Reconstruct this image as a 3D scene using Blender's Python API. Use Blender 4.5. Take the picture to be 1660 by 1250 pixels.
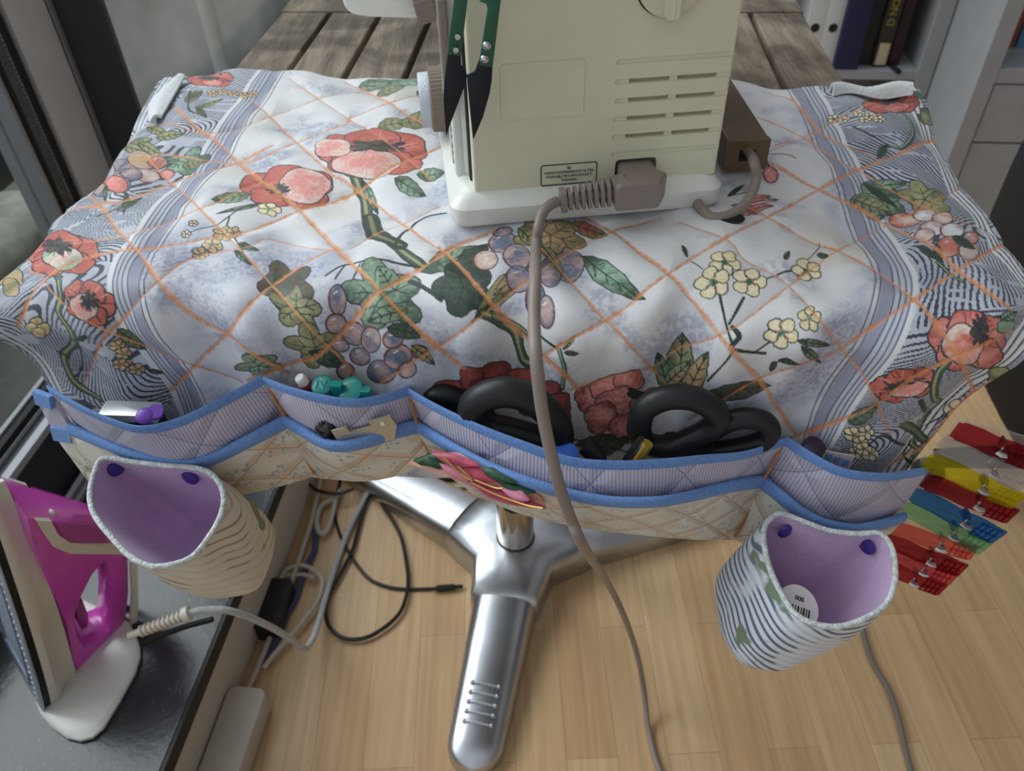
import bpy, bmesh, math, random
import numpy as np
from mathutils import Vector, Matrix
for o in list(bpy.data.objects): bpy.data.objects.remove(o)
random.seed(7); rng = np.random.default_rng(7)
# ---------- calibrated view: turns a photo position plus a known plane into a place in the room
F_PX, CX, CY, CAM_H = 1293.0, 830.0, 625.0, 1.047
_dn = np.array([(870-CX)/F_PX, -(2040-CY)/F_PX, -1.0]); _dn /= np.linalg.norm(_dn)
_Z = -_dn
_Y = np.array([0, 0, -1.0]); _Y = _Y-_Y.dot(_Z)*_Z; _Y /= np.linalg.norm(_Y)
_X = np.cross(_Y, _Z)
ROT = np.array([_X, _Y, _Z])
CAM = np.array([0, 0, CAM_H])
def frame2(deg):
    t = math.radians(deg)
    return np.array([math.cos(t), -math.sin(t), 0]), np.array([math.sin(t), math.cos(t), 0])
TX, TY = frame2(5.0)      # table
WX, WY = frame2(6.5)      # window wall
MX, MY = frame2(-6.3)     # sewing machine
def hit(u, v, n, off):
    d = ROT @ np.array([(u-CX)/F_PX, -(v-CY)/F_PX, -1.0])
    return CAM+d*((off-CAM @ n)/(d @ n))
ZUP = np.array([0, 0, 1.0])
def pz(u, v, z): return hit(u, v, ZUP, z)
def pf(u, v, yf): return hit(u, v, TY, yf)       # plane parallel to the table's near edge
def pw(u, v, x): return hit(u, v, WX, x)         # plane parallel to the window
def py(u, v, y): return hit(u, v, np.array([0, 1.0, 0]), y)
# ---------- the draped cloth: (a, b) in cm of cloth -> metres in the room
A0, A1, B0, B1 = -42.0, 31.8, -38.0, 14.0
def sstep(x): x = np.clip(x, 0, 1); return x*x*(3-2*x)
def cloth_xyz(a, b):
    r = 3.0
    th = np.clip((b+3)/r, 0, math.pi/2)
    y = np.where(b < -3, 39.0-b, 42.0-r*np.sin(th))
    z = 74.9-np.where(b < -3, 0, r*(1-np.cos(th)))-np.maximum(b+3-r*math.pi/2, 0)
    y = y-(a+35)/68*3.0*np.clip(-b/38, 0, 1)
    s = sstep((b+7)/14)
    # side flaps
    wl = np.maximum(-34.0-a, 0); wr = np.maximum(a-26.0, 0)
    kb = 1-np.exp(-wl/1.5); kr = 1-np.exp(-wr/1.5)
    x = a+wl*0.10*kb-wr*0.08*kr
    z = z-(wl*0.42*kb+wr*0.40*kr)*(1-0.9*s)*(1-0.85*sstep((-b-27)/10))
    x = -4.5+(x+4.5)*(1-0.13*s)-np.maximum(b-3, 0)*0.25*sstep((a-18)/10)
    x = x-0.28*wl*kb*s
    y = y+0.35*wl*kb*s+0.1*wr*kr*s
    # soft folds over the bend, and broad unevenness
    f = sstep((b+14)/10)*(1-sstep((b-6)/6))
    y = y-f*(0.45*np.sin(a*0.55+0.15*b)+0.25*np.sin(a*1.13+1.7))
    z = z+(1-s)*(0.22*np.sin(a*0.33+b*0.21)+0.16*np.sin(b*0.47-a*0.18+2))+0.12*np.sin(a*0.9-b*0.5)*(1-s)
    x, y, z = x/100, y/100, z/100
    return np.stack([x*TX[0]+y*TY[0], x*TX[1]+y*TY[1], z], -1)
# ---------- camera, sky, daylight, exposure
SC = bpy.context.scene
cd = bpy.data.cameras.new('camera'); cam = bpy.data.objects.new('camera', cd); SC.collection.objects.link(cam)
cd.sensor_width = 36; cd.lens = 36*F_PX/1660; cd.clip_start = 0.01
m = Matrix([list(ROT[0])+[CAM[0]], list(ROT[1])+[CAM[1]], list(ROT[2])+[CAM[2]], [0, 0, 0, 1]])
cam.matrix_world = m
cd.dof.use_dof = True; cd.dof.focus_distance = 0.53; cd.dof.aperture_fstop = 11
SC.camera = cam
SC.view_settings.view_transform = 'Standard'; SC.view_settings.look = 'None'
SC.view_settings.gamma = 1; SC.view_settings.use_curve_mapping = False
SC.view_settings.exposure = -0.12
w = bpy.data.worlds.new('overcast'); SC.world = w; w.use_nodes = True
wn = w.node_tree; bgn = wn.nodes['Background']
tc = wn.nodes.new('ShaderNodeTexCoord'); sp = wn.nodes.new('ShaderNodeSeparateXYZ'); cr_ = wn.nodes.new('ShaderNodeValToRGB')
wn.links.new(tc.outputs['Generated'], sp.inputs[0])
ma = wn.nodes.new('ShaderNodeMath'); ma.operation = 'MULTIPLY_ADD'; ma.inputs[1].default_value = -0.5; ma.inputs[2].default_value = 0.5
wn.links.new(sp.outputs['X'], ma.inputs[0]); wn.links.new(ma.outputs[0], cr_.inputs[0])
# the sky side (window, -x) is bright, the room side is dim
cr_.color_ramp.elements[0].position = 0.1; cr_.color_ramp.elements[0].color = (0.20, 0.193, 0.186, 1)
cr_.color_ramp.elements[1].position = 0.95; cr_.color_ramp.elements[1].color = (0.97, 1.0, 1.03, 1)
wn.links.new(cr_.outputs[0], bgn.inputs[0]); bgn.inputs[1].default_value = 0.95
sd = bpy.data.lights.new('daylight', 'SUN'); sd.energy = 1.3; sd.angle = math.radians(42); sd.color = (0.99, 0.99, 1.0)
so = bpy.data.objects.new('daylight', sd); SC.collection.objects.link(so)
so.rotation_euler = Vector((-0.88, 0.16, 0.66)).to_track_quat('Z', 'Y').to_euler()
# added fill lamp outside the glass, standing in for open sky over the terrace
ad_ = bpy.data.lights.new('terrace_sky_fill', 'AREA'); ad_.shape = 'RECTANGLE'; ad_.size = 2.6; ad_.size_y = 3.6; ad_.energy = 210; ad_.color = (0.96, 0.98, 1.0)
ao_ = bpy.data.objects.new('terrace_sky_fill', ad_); SC.collection.objects.link(ao_); ao_.location = (-2.4, 2.4, 2.8); ao_.rotation_euler = Vector((0.12, 0, 1)).to_track_quat('Z', 'Y').to_euler()
# ---------- helpers
def lin(c):
    c = np.array(c[:3], float)/255
    return tuple(np.where(c <= 0.04045, c/12.92, ((c+0.055)/1.055)**2.4))
def unit(v): v = np.array(v, float); return v/np.linalg.norm(v)
def cat_rom(pts, n=8, closed=False):
    P = [np.array(p, float) for p in pts]
    P = [P[-1]]+P+[P[0], P[1]] if closed else [2*P[0]-P[1]]+P+[2*P[-1]-P[-2]]
    out = []
    for i in range(1, len(P)-2):
        p0, p1, p2, p3 = P[i-1:i+3]
        for k in range(n):
            t = k/n
            out.append(.5*(2*p1+(p2-p0)*t+(2*p0-5*p1+4*p2-p3)*t*t+(3*p1-p0-3*p2+p3)*t**3))
    if not closed: out.append(P[-2])
    return out
class MB:
    def __init__(s): s.v = []; s.f = []
    def add(s, vs, fs):
        k = len(s.v); s.v += [tuple(map(float, p)) for p in vs]; s.f += [tuple(i+k for i in f) for f in fs]; return s
    def box(s, c, size, ax=None):
        ax = ax or (np.array([1., 0, 0]), np.array([0, 1., 0]), ZUP); c = np.array(c, float)
        vs = [c+ax[0]*size[0]*i/2+ax[1]*size[1]*j/2+ax[2]*size[2]*k/2 for k in (-1, 1) for j in (-1, 1) for i in (-1, 1)]
        return s.add(vs, [(0, 2, 3, 1), (4, 5, 7, 6), (0, 1, 5, 4), (2, 6, 7, 3), (0, 4, 6, 2), (1, 3, 7, 5)])
    def rbox(s, c, size, r, ax=None, seg=4):
        """box with rounded vertical (third axis) corners"""
        ax = ax or (np.array([1., 0, 0]), np.array([0, 1., 0]), ZUP)
        pts = rrect(size[0], size[1], r, seg)
        return s.prism(pts, np.array(c, float)-ax[2]*size[2]/2, ax[0], ax[1], ax[2]*size[2])
    def prism(s, pts, o, e1, e2, ext):
        n = len(pts); o = np.array(o, float); ext = np.array(ext, float)
        lo = [o+e1*p[0]+e2*p[1] for p in pts]; hi = [p+ext for p in lo]
        return s.add(lo+hi, [tuple(range(n))[::-1], tuple(range(n, 2*n))]+[(i, (i+1) % n, n+(i+1) % n, n+i) for i in range(n)])
    def loft(s, rings, cap=True, closed=True):
        n = len(rings[0]); vs = [p for r in rings for p in r]; fs = []
        for i in range(len(rings)-1):
            for j in range(n if closed else n-1):
                a = i*n+j; b = i*n+(j+1) % n; fs.append((a, b, b+n, a+n))
        if cap: fs += [tuple(range(n))[::-1], tuple(range((len(rings)-1)*n, len(rings)*n))]
        return s.add(vs, fs)
    def tube(s, path, r, n=10, closed=False, flat=None, up=None):
        path = [np.array(p, float) for p in path]; m = len(path); rings = []
        nrm = None
        for i, p in enumerate(path):
            a = path[(i-1) % m] if (closed or i > 0) else path[0]; b = path[(i+1) % m] if (closed or i < m-1) else path[-1]
            t = unit(b-a)
            if up is not None: nrm = np.cross(t, up)
            elif nrm is None: nrm = np.cross(t, [0.13, 0.31, 0.94])
            else: nrm = nrm-t*nrm.dot(t)
            nrm = unit(nrm); bn = np.cross(t, nrm)
            ri = r[i] if hasattr(r, '__len__') else r; rb = ri if flat is None else flat
            rings.append([p+nrm*ri*math.cos(2*math.pi*k/n)+bn*rb*math.sin(2*math.pi*k/n) for k in range(n)])
        if closed: rings.append(rings[0])
        return s.loft(rings, cap=not closed)
    def lathe(s, prof, o, ax=None, n=32):
        ax = ax or (np.array([1., 0, 0]), np.array([0, 1., 0]), ZUP); o = np.array(o, float)
        return s.loft([[o+ax[0]*r*math.cos(2*math.pi*k/n)+ax[1]*r*math.sin(2*math.pi*k/n)+ax[2]*h for k in range(n)] for r, h in prof])
    def grid(s, G, flip=False):
        G = np.asarray(G); a, b = G.shape[:2]
        fs = [(i*b+j, i*b+j+1, (i+1)*b+j+1, (i+1)*b+j) for i in range(a-1) for j in range(b-1)]
        return s.add(G.reshape(-1, 3), [f[::-1] for f in fs] if flip else fs)
    def shell(s, G, th):
        """a grid surface given thickness th along its normals"""
        G = np.asarray(G); n = np.cross(np.gradient(G, axis=1), np.gradient(G, axis=0)); n /= np.linalg.norm(n, axis=-1, keepdims=True)+1e-12
        a, b = G.shape[:2]; k = a*b; H = G-n*th
        f = [(i*b+j, i*b+j+1, (i+1)*b+j+1, (i+1)*b+j) for i in range(a-1) for j in range(b-1)]
        fs = f+[tuple(q+k for q in x[::-1]) for x in f]
        bd = [(0, j) for j in range(b)]+[(i, b-1) for i in range(1, a)]+[(a-1, j) for j in range(b-2, -1, -1)]+[(i, 0) for i in range(a-2, 0, -1)]
        ix = [i*b+j for i, j in bd]; m = len(ix)
        fs += [(ix[i], ix[i]+k, ix[(i+1) % m]+k, ix[(i+1) % m]) for i in range(m)]
        return s.add(np.concatenate([G.reshape(-1, 3), H.reshape(-1, 3)]), fs)
    def build(s, name, mat, parent=None, smooth=35, bevel=0, fixn=True, uv=None, seg=2):
        me = bpy.data.meshes.new(name)
        off = OFF.get(parent, np.zeros(3)) if parent is not None else np.zeros(3)
        me.from_pydata([tuple(np.array(v)-off) for v in s.v], [], s.f); me.update()
        if fixn:
            bm = bmesh.new(); bm.from_mesh(me); bmesh.ops.remove_doubles(bm, verts=bm.verts, dist=1e-6); bmesh.ops.recalc_face_normals(bm, faces=bm.faces)
            if bevel:
                es = [e for e in bm.edges if len(e.link_faces) == 2 and e.calc_face_angle(0) > 0.5]
                bmesh.ops.bevel(bm, geom=es, offset=bevel, segments=seg, affect='EDGES', profile=0.5, clamp_overlap=True)
            bm.to_mesh(me); bm.free()
        if smooth:
            me.polygons.foreach_set('use_smooth', [True]*len(me.polygons)); me.set_sharp_from_angle(angle=math.radians(smooth))
        me.materials.append(mat)
        o = bpy.data.objects.new(name, me); SC.collection.objects.link(o)
        OFF[o] = off
        if parent is not None: o.parent = parent
        return o
OFF = {}
def rrect(w, h, r, seg=4):
    o = []
    for cx, cy, a0 in ((w/2-r, h/2-r, 0), (-w/2+r, h/2-r, 90), (-w/2+r, -h/2+r, 180), (w/2-r, -h/2+r, 270)):
        for k in range(seg+1):
            a = math.radians(a0+90*k/seg); o.append((cx+r*math.cos(a), cy+r*math.sin(a)))
    return o
def tag(o, label, cat, group=None):
    o['label'] = label; o['category'] = cat
    if group: o['group'] = group
    return o
def thing(name, label, cat, loc, group=None):
    o = bpy.data.objects.new(name, None); SC.collection.objects.link(o); o.location = tuple(map(float, loc)); o.empty_display_size = 0.02
    OFF[o] = np.array(loc, float); return tag(o, label, cat, group)
def structure(o): o['kind'] = 'structure'; return o
def text_part(body, size, o, e1, e2, name, mat, parent, thick=0.0002, align='CENTER', sx=1.0):
    c = bpy.data.curves.new('lettering', 'FONT'); c.body = body; c.size = size; c.extrude = thick; c.align_x = align; c.align_y = 'CENTER'; c.space_line = 0.9
    t = bpy.data.objects.new('lettering', c); SC.collection.objects.link(t); bpy.context.view_layer.update()
    me = bpy.data.meshes.new_from_object(t.evaluated_get(bpy.context.evaluated_depsgraph_get()))
    bpy.data.objects.remove(t); e3 = np.cross(e1, e2); off = OFF.get(parent, np.zeros(3))
    for v in me.vertices: v.co = Vector(np.array(o)+e1*v.co.x*sx+e2*v.co.y+e3*v.co.z-off)
    me.materials.clear(); me.materials.append(mat)
    ob = bpy.data.objects.new(name, me); SC.collection.objects.link(ob); ob.parent = parent; OFF[ob] = off; return ob
# ---------- materials
def M(name, col, rough=0.5, metal=0.0, col2=None, ns=20, stretch=None, bump=0, bs=80, spec=0.5, trans=0, ior=1.45, sheen=0, coat=0, detail=4, ramp=(0.35, 0.65), alpha=None):
    m = bpy.data.materials.new(name); m.use_nodes = True; nt = m.node_tree; b = nt.nodes['Principled BSDF']
    c = lin(col); b.inputs['Base Color'].default_value = (*c, 1); b.inputs['Roughness'].default_value = rough; b.inputs['Metallic'].default_value = metal
    b.inputs['Specular IOR Level'].default_value = spec; b.inputs['Transmission Weight'].default_value = trans; b.inputs['IOR'].default_value = ior
    if sheen: b.inputs['Sheen Weight'].default_value = sheen
    if coat: b.inputs['Coat Weight'].default_value = coat; b.inputs['Coat Roughness'].default_value = 0.15
    t = nt.nodes.new('ShaderNodeTexCoord'); mp = nt.nodes.new('ShaderNodeMapping'); nt.links.new(t.outputs['Object'], mp.inputs[0])
    if stretch: mp.inputs['Scale'].default_value = stretch
    n = nt.nodes.new('ShaderNodeTexNoise'); n.inputs['Scale'].default_value = ns; n.inputs['Detail'].default_value = detail; nt.links.new(mp.outputs[0], n.inputs[0])
    c2 = lin(col2) if col2 else tuple(x*0.93 for x in c)
    r = nt.nodes.new('ShaderNodeValToRGB'); r.color_ramp.elements[0].position = ramp[0]; r.color_ramp.elements[1].position = ramp[1]
    r.color_ramp.elements[0].color = (*c, 1); r.color_ramp.elements[1].color = (*c2, 1); nt.links.new(n.outputs[0], r.inputs[0]); nt.links.new(r.outputs[0], b.inputs['Base Color'])
    if bump:
        n2 = nt.nodes.new('ShaderNodeTexNoise'); n2.inputs['Scale'].default_value = bs; n2.inputs['Detail'].default_value = 3; nt.links.new(mp.outputs[0], n2.inputs[0])
        bp = nt.nodes.new('ShaderNodeBump'); bp.inputs['Strength'].default_value = bump; bp.inputs['Distance'].default_value = 0.002; nt.links.new(n2.outputs[0], bp.inputs['Height']); nt.links.new(bp.outputs[0], b.inputs['Normal'])
    return m
def N(m, typ, **kw):
    n = m.node_tree.nodes.new(typ)
    for k, v in kw.items():
        if k in n.inputs: n.inputs[k].default_value = v
        else: setattr(n, k, v)
    return n
def L(m, a, b): m.node_tree.links.new(a, b)
def clear_plastic(name, col, rough=0.08, mix=0.55):
    """thin tinted see-through plastic: tinted transparency under a glossy skin"""
    m = bpy.data.materials.new(name); m.use_nodes = True; nt = m.node_tree; nt.nodes.clear()
    out = nt.nodes.new('ShaderNodeOutputMaterial'); tr = nt.nodes.new('ShaderNodeBsdfTransparent'); pb = nt.nodes.new('ShaderNodeBsdfPrincipled'); mx = nt.nodes.new('ShaderNodeMixShader')
    c = lin(col); tr.inputs[0].default_value = (*[x**0.29 for x in c], 1); pb.inputs['Base Color'].default_value = (*[x**0.8 for x in c], 1); pb.inputs['Roughness'].default_value = rough
    lw = nt.nodes.new('ShaderNodeLayerWeight'); fr = nt.nodes.new('ShaderNodeMath'); fr.operation = 'POWER'; fr.inputs[1].default_value = 4.0; nt.links.new(lw.outputs['Facing'], fr.inputs[0])
    ad = nt.nodes.new('ShaderNodeMath'); ad.operation = 'ADD'; ad.use_clamp = True; ad.inputs[1].default_value = mix
    nz = nt.nodes.new('ShaderNodeTexNoise'); nz.inputs['Scale'].default_value = 90; nz.inputs['Detail'].default_value = 0; bp = nt.nodes.new('ShaderNodeBump'); bp.inputs['Strength'].default_value = 0.3; bp.inputs['Distance'].default_value = 0.0015
    nt.links.new(nz.outputs[0], bp.inputs['Height']); nt.links.new(bp.outputs[0], pb.inputs['Normal'])
    nt.links.new(fr.outputs[0], ad.inputs[0]); nt.links.new(ad.outputs[0], mx.inputs[0]); nt.links.new(tr.outputs[0], mx.inputs[1]); nt.links.new(pb.outputs[0], mx.inputs[2]); nt.links.new(mx.outputs[0], out.inputs[0])
    return m
# ---------- the printed flowers, leaves and quilting rows of the cloth
# (read off where they lie on the draped cloth, then kept in cm of flat cloth)
random.seed(4)
_a, _b = np.meshgrid(np.linspace(A0, A1, 1100), np.linspace(B0, B1, 800))
_c = (cloth_xyz(_a, _b)-CAM) @ ROT
_u = ((CX+F_PX*_c[..., 0]/-_c[..., 2]+80)/4).astype(int); _v = ((CY-F_PX*_c[..., 1]/-_c[..., 2]+40)/4).astype(int)
_ok = (_u >= 0) & (_u < 460) & (_v >= 0) & (_v < 230)
LUT = np.zeros((230, 460, 3))
for _k, _q in enumerate((_a, _b, np.ones_like(_a))): np.add.at(LUT[..., _k], (_v[_ok], _u[_ok]), _q[_ok])
for _i in range(60):          # spread outwards past the hem
    hole = LUT[..., 2] == 0
    if not hole.any(): break
    S_ = sum(np.roll(LUT, sh, (0, 1)) for sh in ((0, 1), (0, -1), (1, 0), (-1, 0)))
    LUT[hole] = S_[hole]
LUT = LUT[..., :2]/np.maximum(LUT[..., 2:], 1e-9)
def on_cloth(pts):
    q = np.array(pts, float); x = np.clip((q[:, 0]+80)/4-0.5, 0, 458); y = np.clip((q[:, 1]+40)/4-0.5, 0, 228)
    xi = x.astype(int); yi = y.astype(int); fx = (x-xi)[:, None]; fy = (y-yi)[:, None]
    return (LUT[yi, xi]*(1-fx)+LUT[yi, xi+1]*fx)*(1-fy)+(LUT[yi+1, xi]*(1-fx)+LUT[yi+1, xi+1]*fx)*fy
IT=[]  # (kind, col1, col2, w_cm, pts px)
def F(c1,c2,pts): IT.append(('F',c1,c2,0,pts))
def S(c,w,pts,closed=False):
    if closed: pts=pts+[pts[0]]
    IT.append(('S',c,c,w,pts))
COL=dict(red=(184,92,86),pink=(226,150,142),pale=(226,206,196),dkred=(126,64,60),dark=(52,56,66),olive=(122,122,84),olive2=(160,160,120),green=(72,92,78),green2=(138,164,140),dkgreen=(46,62,54),yel=(232,222,172),yel2=(240,230,200),brown=(96,88,70),gbl=(100,114,138),gpk=(190,162,158),rust=(176,90,66),orange=(226,148,92),mint=(150,184,162),white=(225,228,232),tan=(190,160,120),coral=(204,116,100))
KEYS=list(COL)
def ring(cx,cy,rx,ry,rot=0,lobes=0,amp=0,n=26,ph=0,jit=.02):
    o=[];r=math.radians(rot)
    for i in range(n):
        t=2*math.pi*i/n
        k=1+(amp*abs(math.sin(lobes*(t+ph)/2)) - amp*.5 if lobes else 0)+random.uniform(-jit,jit)
        x=rx*k*math.cos(t);y=ry*k*math.sin(t)
        o.append((cx+x*math.cos(r)-y*math.sin(r),cy+x*math.sin(r)+y*math.cos(r)))
    return o
def ofl(c1,c2,pts,oc='dark',w=.09):
    F(c1,c2,pts);S(oc,w,pts,True)
def poppy(cx,cy,w,h,front=(0,.25,.55,.5),fc=('pale','pink'),center=(0,-.1,.35,.16),back=('red','coral'),rot=0,oc='dark'):
    R=math.radians(rot)
    def T(x,y): return cx+(x*w/2*math.cos(R)-y*h/2*math.sin(R)),cy+(x*w/2*math.sin(R)+y*h/2*math.cos(R))
    # separate scalloped petals
    for ax,ay,ar,br in [(-.55,-.1,.45,.6),(.55,-.15,.45,.62),(0,-.45,.5,.5),(-.3,.4,.5,.5),(.4,.4,.48,.48)]:
        x,y=T(ax,ay);ofl(back[0],back[1],ring(x,y,ar*w/2,br*h/2,rot,5,.16,24,random.random()),oc,.1)
    for _ in range(14):
        t=random.uniform(0,6.28);x,y=T(.55*math.cos(t),.5*math.sin(t));x2,y2=T(.9*math.cos(t),.85*math.sin(t));S('pink' if _%2 else 'dkred',.05,[(x,y),(x2,y2)])
    x,y=T(front[0],front[1]);ofl(fc[0],fc[1],ring(x,y,front[2]*w/2,front[3]*h/2,rot,4,.14,24,1.),oc,.09)
    for k in range(7):
        t=math.pi*(.1+.13*k);x0,y0=T(front[0],front[1]-.1);x2,y2=T(front[0]+front[2]*.8*math.cos(t),front[1]+front[3]*.8*math.sin(t));S('pink',.05,[(x0,y0),(x2,y2)])
    x,y=T(center[0],center[1]);F('dark','brown',ring(x,y,center[2]*w/2,center[3]*h/2,rot,7,.5,28))
    for k in range(16):
        t=random.uniform(0,6.28);x2,y2=T(center[0]+center[2]*1.25*math.cos(t),center[1]+center[3]*1.4*math.sin(t));S('dark',.05,[(x,y),(x2,y2)])
def leaf(x0,y0,x1,y1,w,c=('green','green2'),oc='dkgreen',veins=4,bend=0):
    dx,dy=x1-x0,y1-y0;L=math.hypot(dx,dy);nx,ny=-dy/L,dx/L
    mid=[];up=[];lo=[]
    for i in range(11):
        t=i/10;b=bend*math.sin(math.pi*t);hw=w/2*math.sin(math.pi*min(1,t**.8))**.8*(1+.08*math.sin(t*24))
        mx,my=x0+dx*t+nx*b,y0+dy*t+ny*b;mid.append((mx,my));up.append((mx+nx*hw,my+ny*hw*.9));lo.append((mx-nx*hw,my-ny*hw*.9))
    ofl(c[0],c[1],up+lo[::-1],oc,.08);S(oc,.09,mid)
    for k in range(veins):
        i=2+k*8//max(veins,1)
        if i<9:
            S(oc,.05,[mid[i],((mid[i+1][0]+up[i+1][0]*2)/3,(mid[i+1][1]+up[i+1][1]*2)/3)]);S(oc,.05,[mid[i],((mid[i+1][0]+lo[i+1][0]*2)/3,(mid[i+1][1]+lo[i+1][1]*2)/3)])
def maple(cx,cy,rx,ry,rot,c=('green','green2'),oc='dkgreen',lobes=5,amp=.6,outl=.09):
    ofl(c[0],c[1],ring(cx,cy,rx,ry,rot,lobes,amp,36,.3),oc,outl)
    for k in range(lobes):
        t=math.radians(rot)+2*math.pi*(k+.5)/lobes-.3;
        p=(cx+rx*.85*math.cos(t),cy+ry*.85*math.sin(t));S(oc,.08,[(cx,cy),p])
        for s in (-.45,.45):
            m=(cx+rx*.4*math.cos(t),cy+ry*.4*math.sin(t));S(oc,.045,[m,(cx+rx*.75*math.cos(t+s),cy+ry*.75*math.sin(t+s))])
def grape(cx,cy,rx,ry,c=('gbl','gpk'),rot=0):
    F(c[0],c[1],ring(cx,cy,rx,ry,rot,0,0,18,0,.01))
    p=ring(cx,cy,rx,ry,rot,0,0,18,0,.01);k=random.randint(0,8);S('rust',.12,p[k:k+10]);S('dark',.05,p,True)
    S('white',.08,[(cx-rx*.4,cy-ry*.4),(cx-rx*.1,cy-ry*.55)])
def fl5(cx,cy,r,sq=.8,c=('yel','yel2'),rot=0,ctr='mint'):
    for k in range(5):
        t=math.radians(rot+72*k);x,y=cx+r*.58*math.cos(t),cy+r*.58*math.sin(t)*sq
        ofl(c[0],c[1],ring(x,y,r*.42,r*.42*sq,0,3,.2,12),'dark',.06)
    F(ctr,'green',ring(cx,cy,r*.24,r*.24*sq,0,0,0,10))
    for k in range(5):
        t=math.radians(rot+36+72*k);S('rust',.05,[(cx+r*.3*math.cos(t),cy+r*.3*sq*math.sin(t)),(cx+r*.45*math.cos(t),cy+r*.45*sq*math.sin(t))])
def stem(pts,w=.35,c='green',hi='olive2'):
    S('dkgreen',w,pts);S(c,w*.7,pts);S(hi,w*.25,[(x-1,y-1) for x,y in pts])
def twig(pts,w=.12): S('dkgreen',w,pts)
# --- borders: hatching leaves come from the script; these are its motifs
# central ground
stem([(575,285),(590,320),(600,360),(635,395),(660,415),(700,440)],.9,'green','olive2')
stem([(600,350),(612,380),(650,400)],1.1,'dkgreen','olive')
twig([(640,400),(655,375),(690,350),(722,345)],.22); twig([(700,435),(660,430),(600,425),(560,428),(530,450)],.2);twig([(560,428),(545,455)],.14);twig([(585,425),(570,470)],.14)
leaf(588,292,612,345,14);leaf(640,292,690,318,26);leaf(676,285,722,282,22)
leaf(405,315,343,322,20,('olive','green2'));leaf(430,330,350,345,8)
leaf(612,212,668,200,24,('olive','olive2'));leaf(650,205,712,188,30,('olive','olive2'))
leaf(580,136,640,134,20);leaf(610,152,660,140,18,('olive','olive2'));leaf(630,134,700,136,16,('green','mint'));leaf(676,150,700,165,14)
twig([(560,150),(600,142)],.1)
poppy(465,302,150,68,(.38,-.05,.55,.75),('pale','pink'),(-.2,.1,.22,.2))
poppy(604,250,176,80,(-.12,.42,.62,.55),('pale','pink'),(.05,-.25,.5,.22))
ofl('pale','pink',ring(540,242,30,14,0,4,.2),'dark',.08)
fl5(436,338,20,.5);
# yellow sprig left
twig([(300,380),(345,366),(372,350),(390,338),(425,330)]);twig([(372,352),(362,385)]);twig([(380,385),(395,410)])
fl5(362,378,18,.7,('yel','tan'));fl5(345,398,17,.7,('yel','tan'),20);fl5(325,412,14,.7,('yel','tan'));fl5(378,376,13,.7,('yel','tan'),9);fl5(314,363,8,.7);fl5(302,380,8,.7)
leaf(385,395,420,408,12);leaf(380,405,408,432,12)
# grey-olive vine leaves left of centre
maple(466,462,38,34,10,('brown','green'),'dark');maple(480,500,40,26,40,('olive','olive2'),'dark');ofl('green','brown',ring(455,455,26,22,0,3,.3),'dkred',.1)
maple(622,480,56,44,20,('green','green2'),'dkgreen');leaf(640,470,612,438,40,('green2','mint'));leaf(660,500,600,520,30,('olive','green2'))
maple(512,562,42,30,20,('olive','olive2'),'dark');leaf(500,570,560,592,26,('dkgreen','green'));leaf(395,598,448,580,30,('olive','green'));maple(420,592,32,16,0,('olive','green2'))
for i,(x,y,rx,ry) in enumerate([(548,488,14,24),(545,525,17,16),(575,540,20,18),(605,548,18,20),(585,575,18,15),(620,600,24,20),(648,578,20,20),(660,600,15,12),(560,600,14,12),(640,548,14,14),(552,560,14,10),(680,572,13,12)]): grape(x,y,rx,ry,('gbl','gpk') if i%3 else ('gpk','gbl'))
leaf(630,530,688,545,26,('dkgreen','green'));leaf(668,560,705,592,20,('olive','tan'))
# big dark leaves centre
leaf(692,438,785,400,44,('green','green2'));maple(752,470,44,38,15,('dkgreen','green'),'dark',5,.4);leaf(745,450,790,395,44,('dkgreen','green'));twig([(665,455),(692,470),(716,488)],.35);leaf(790,420,722,440,34,('dkgreen','green'))
leaf(845,440,770,515,34,('olive','olive2'),'dark');leaf(870,420,800,480,26,('tan','olive2'),'dark');twig([(765,522),(800,490)],.12)
for x,y,rx,ry,c in [(815,395,23,19,('gpk','gbl')),(787,425,20,17,('gpk','pale')),(838,418,22,20,('gpk','gbl')),(842,452,21,20,('gbl','gpk')),(815,376,16,8,('gbl','gpk')),(920,425,27,26,('gpk','gbl')),(892,440,18,24,('gbl','gpk')),(868,485,16,30,('gbl','gbl')),(885,505,13,28,('gbl','gpk'))]: grape(x,y,rx,ry,c)
maple(892,385,50,22,0,('olive','tan'),'dark',5,.5);leaf(925,365,985,378,24,('olive','rust'),'dark');leaf(840,372,880,400,26,('olive','olive2'))
leaf(945,412,1046,484,36,('green','mint'),'dkgreen',4,6);leaf(882,400,915,440,16,('olive','olive2'))
# twisted branch
stem([(783,508),(812,520),(835,540),(842,565),(850,585),(865,592)],.75,'green','olive2');stem([(800,512),(840,530),(866,560)],.4,'olive','olive2')
twig([(868,540),(905,572)],.2);stem([(905,572),(915,600),(912,630)],.35,'green','mint');leaf(912,570,934,546,9);leaf(915,575,938,576,8)
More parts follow.
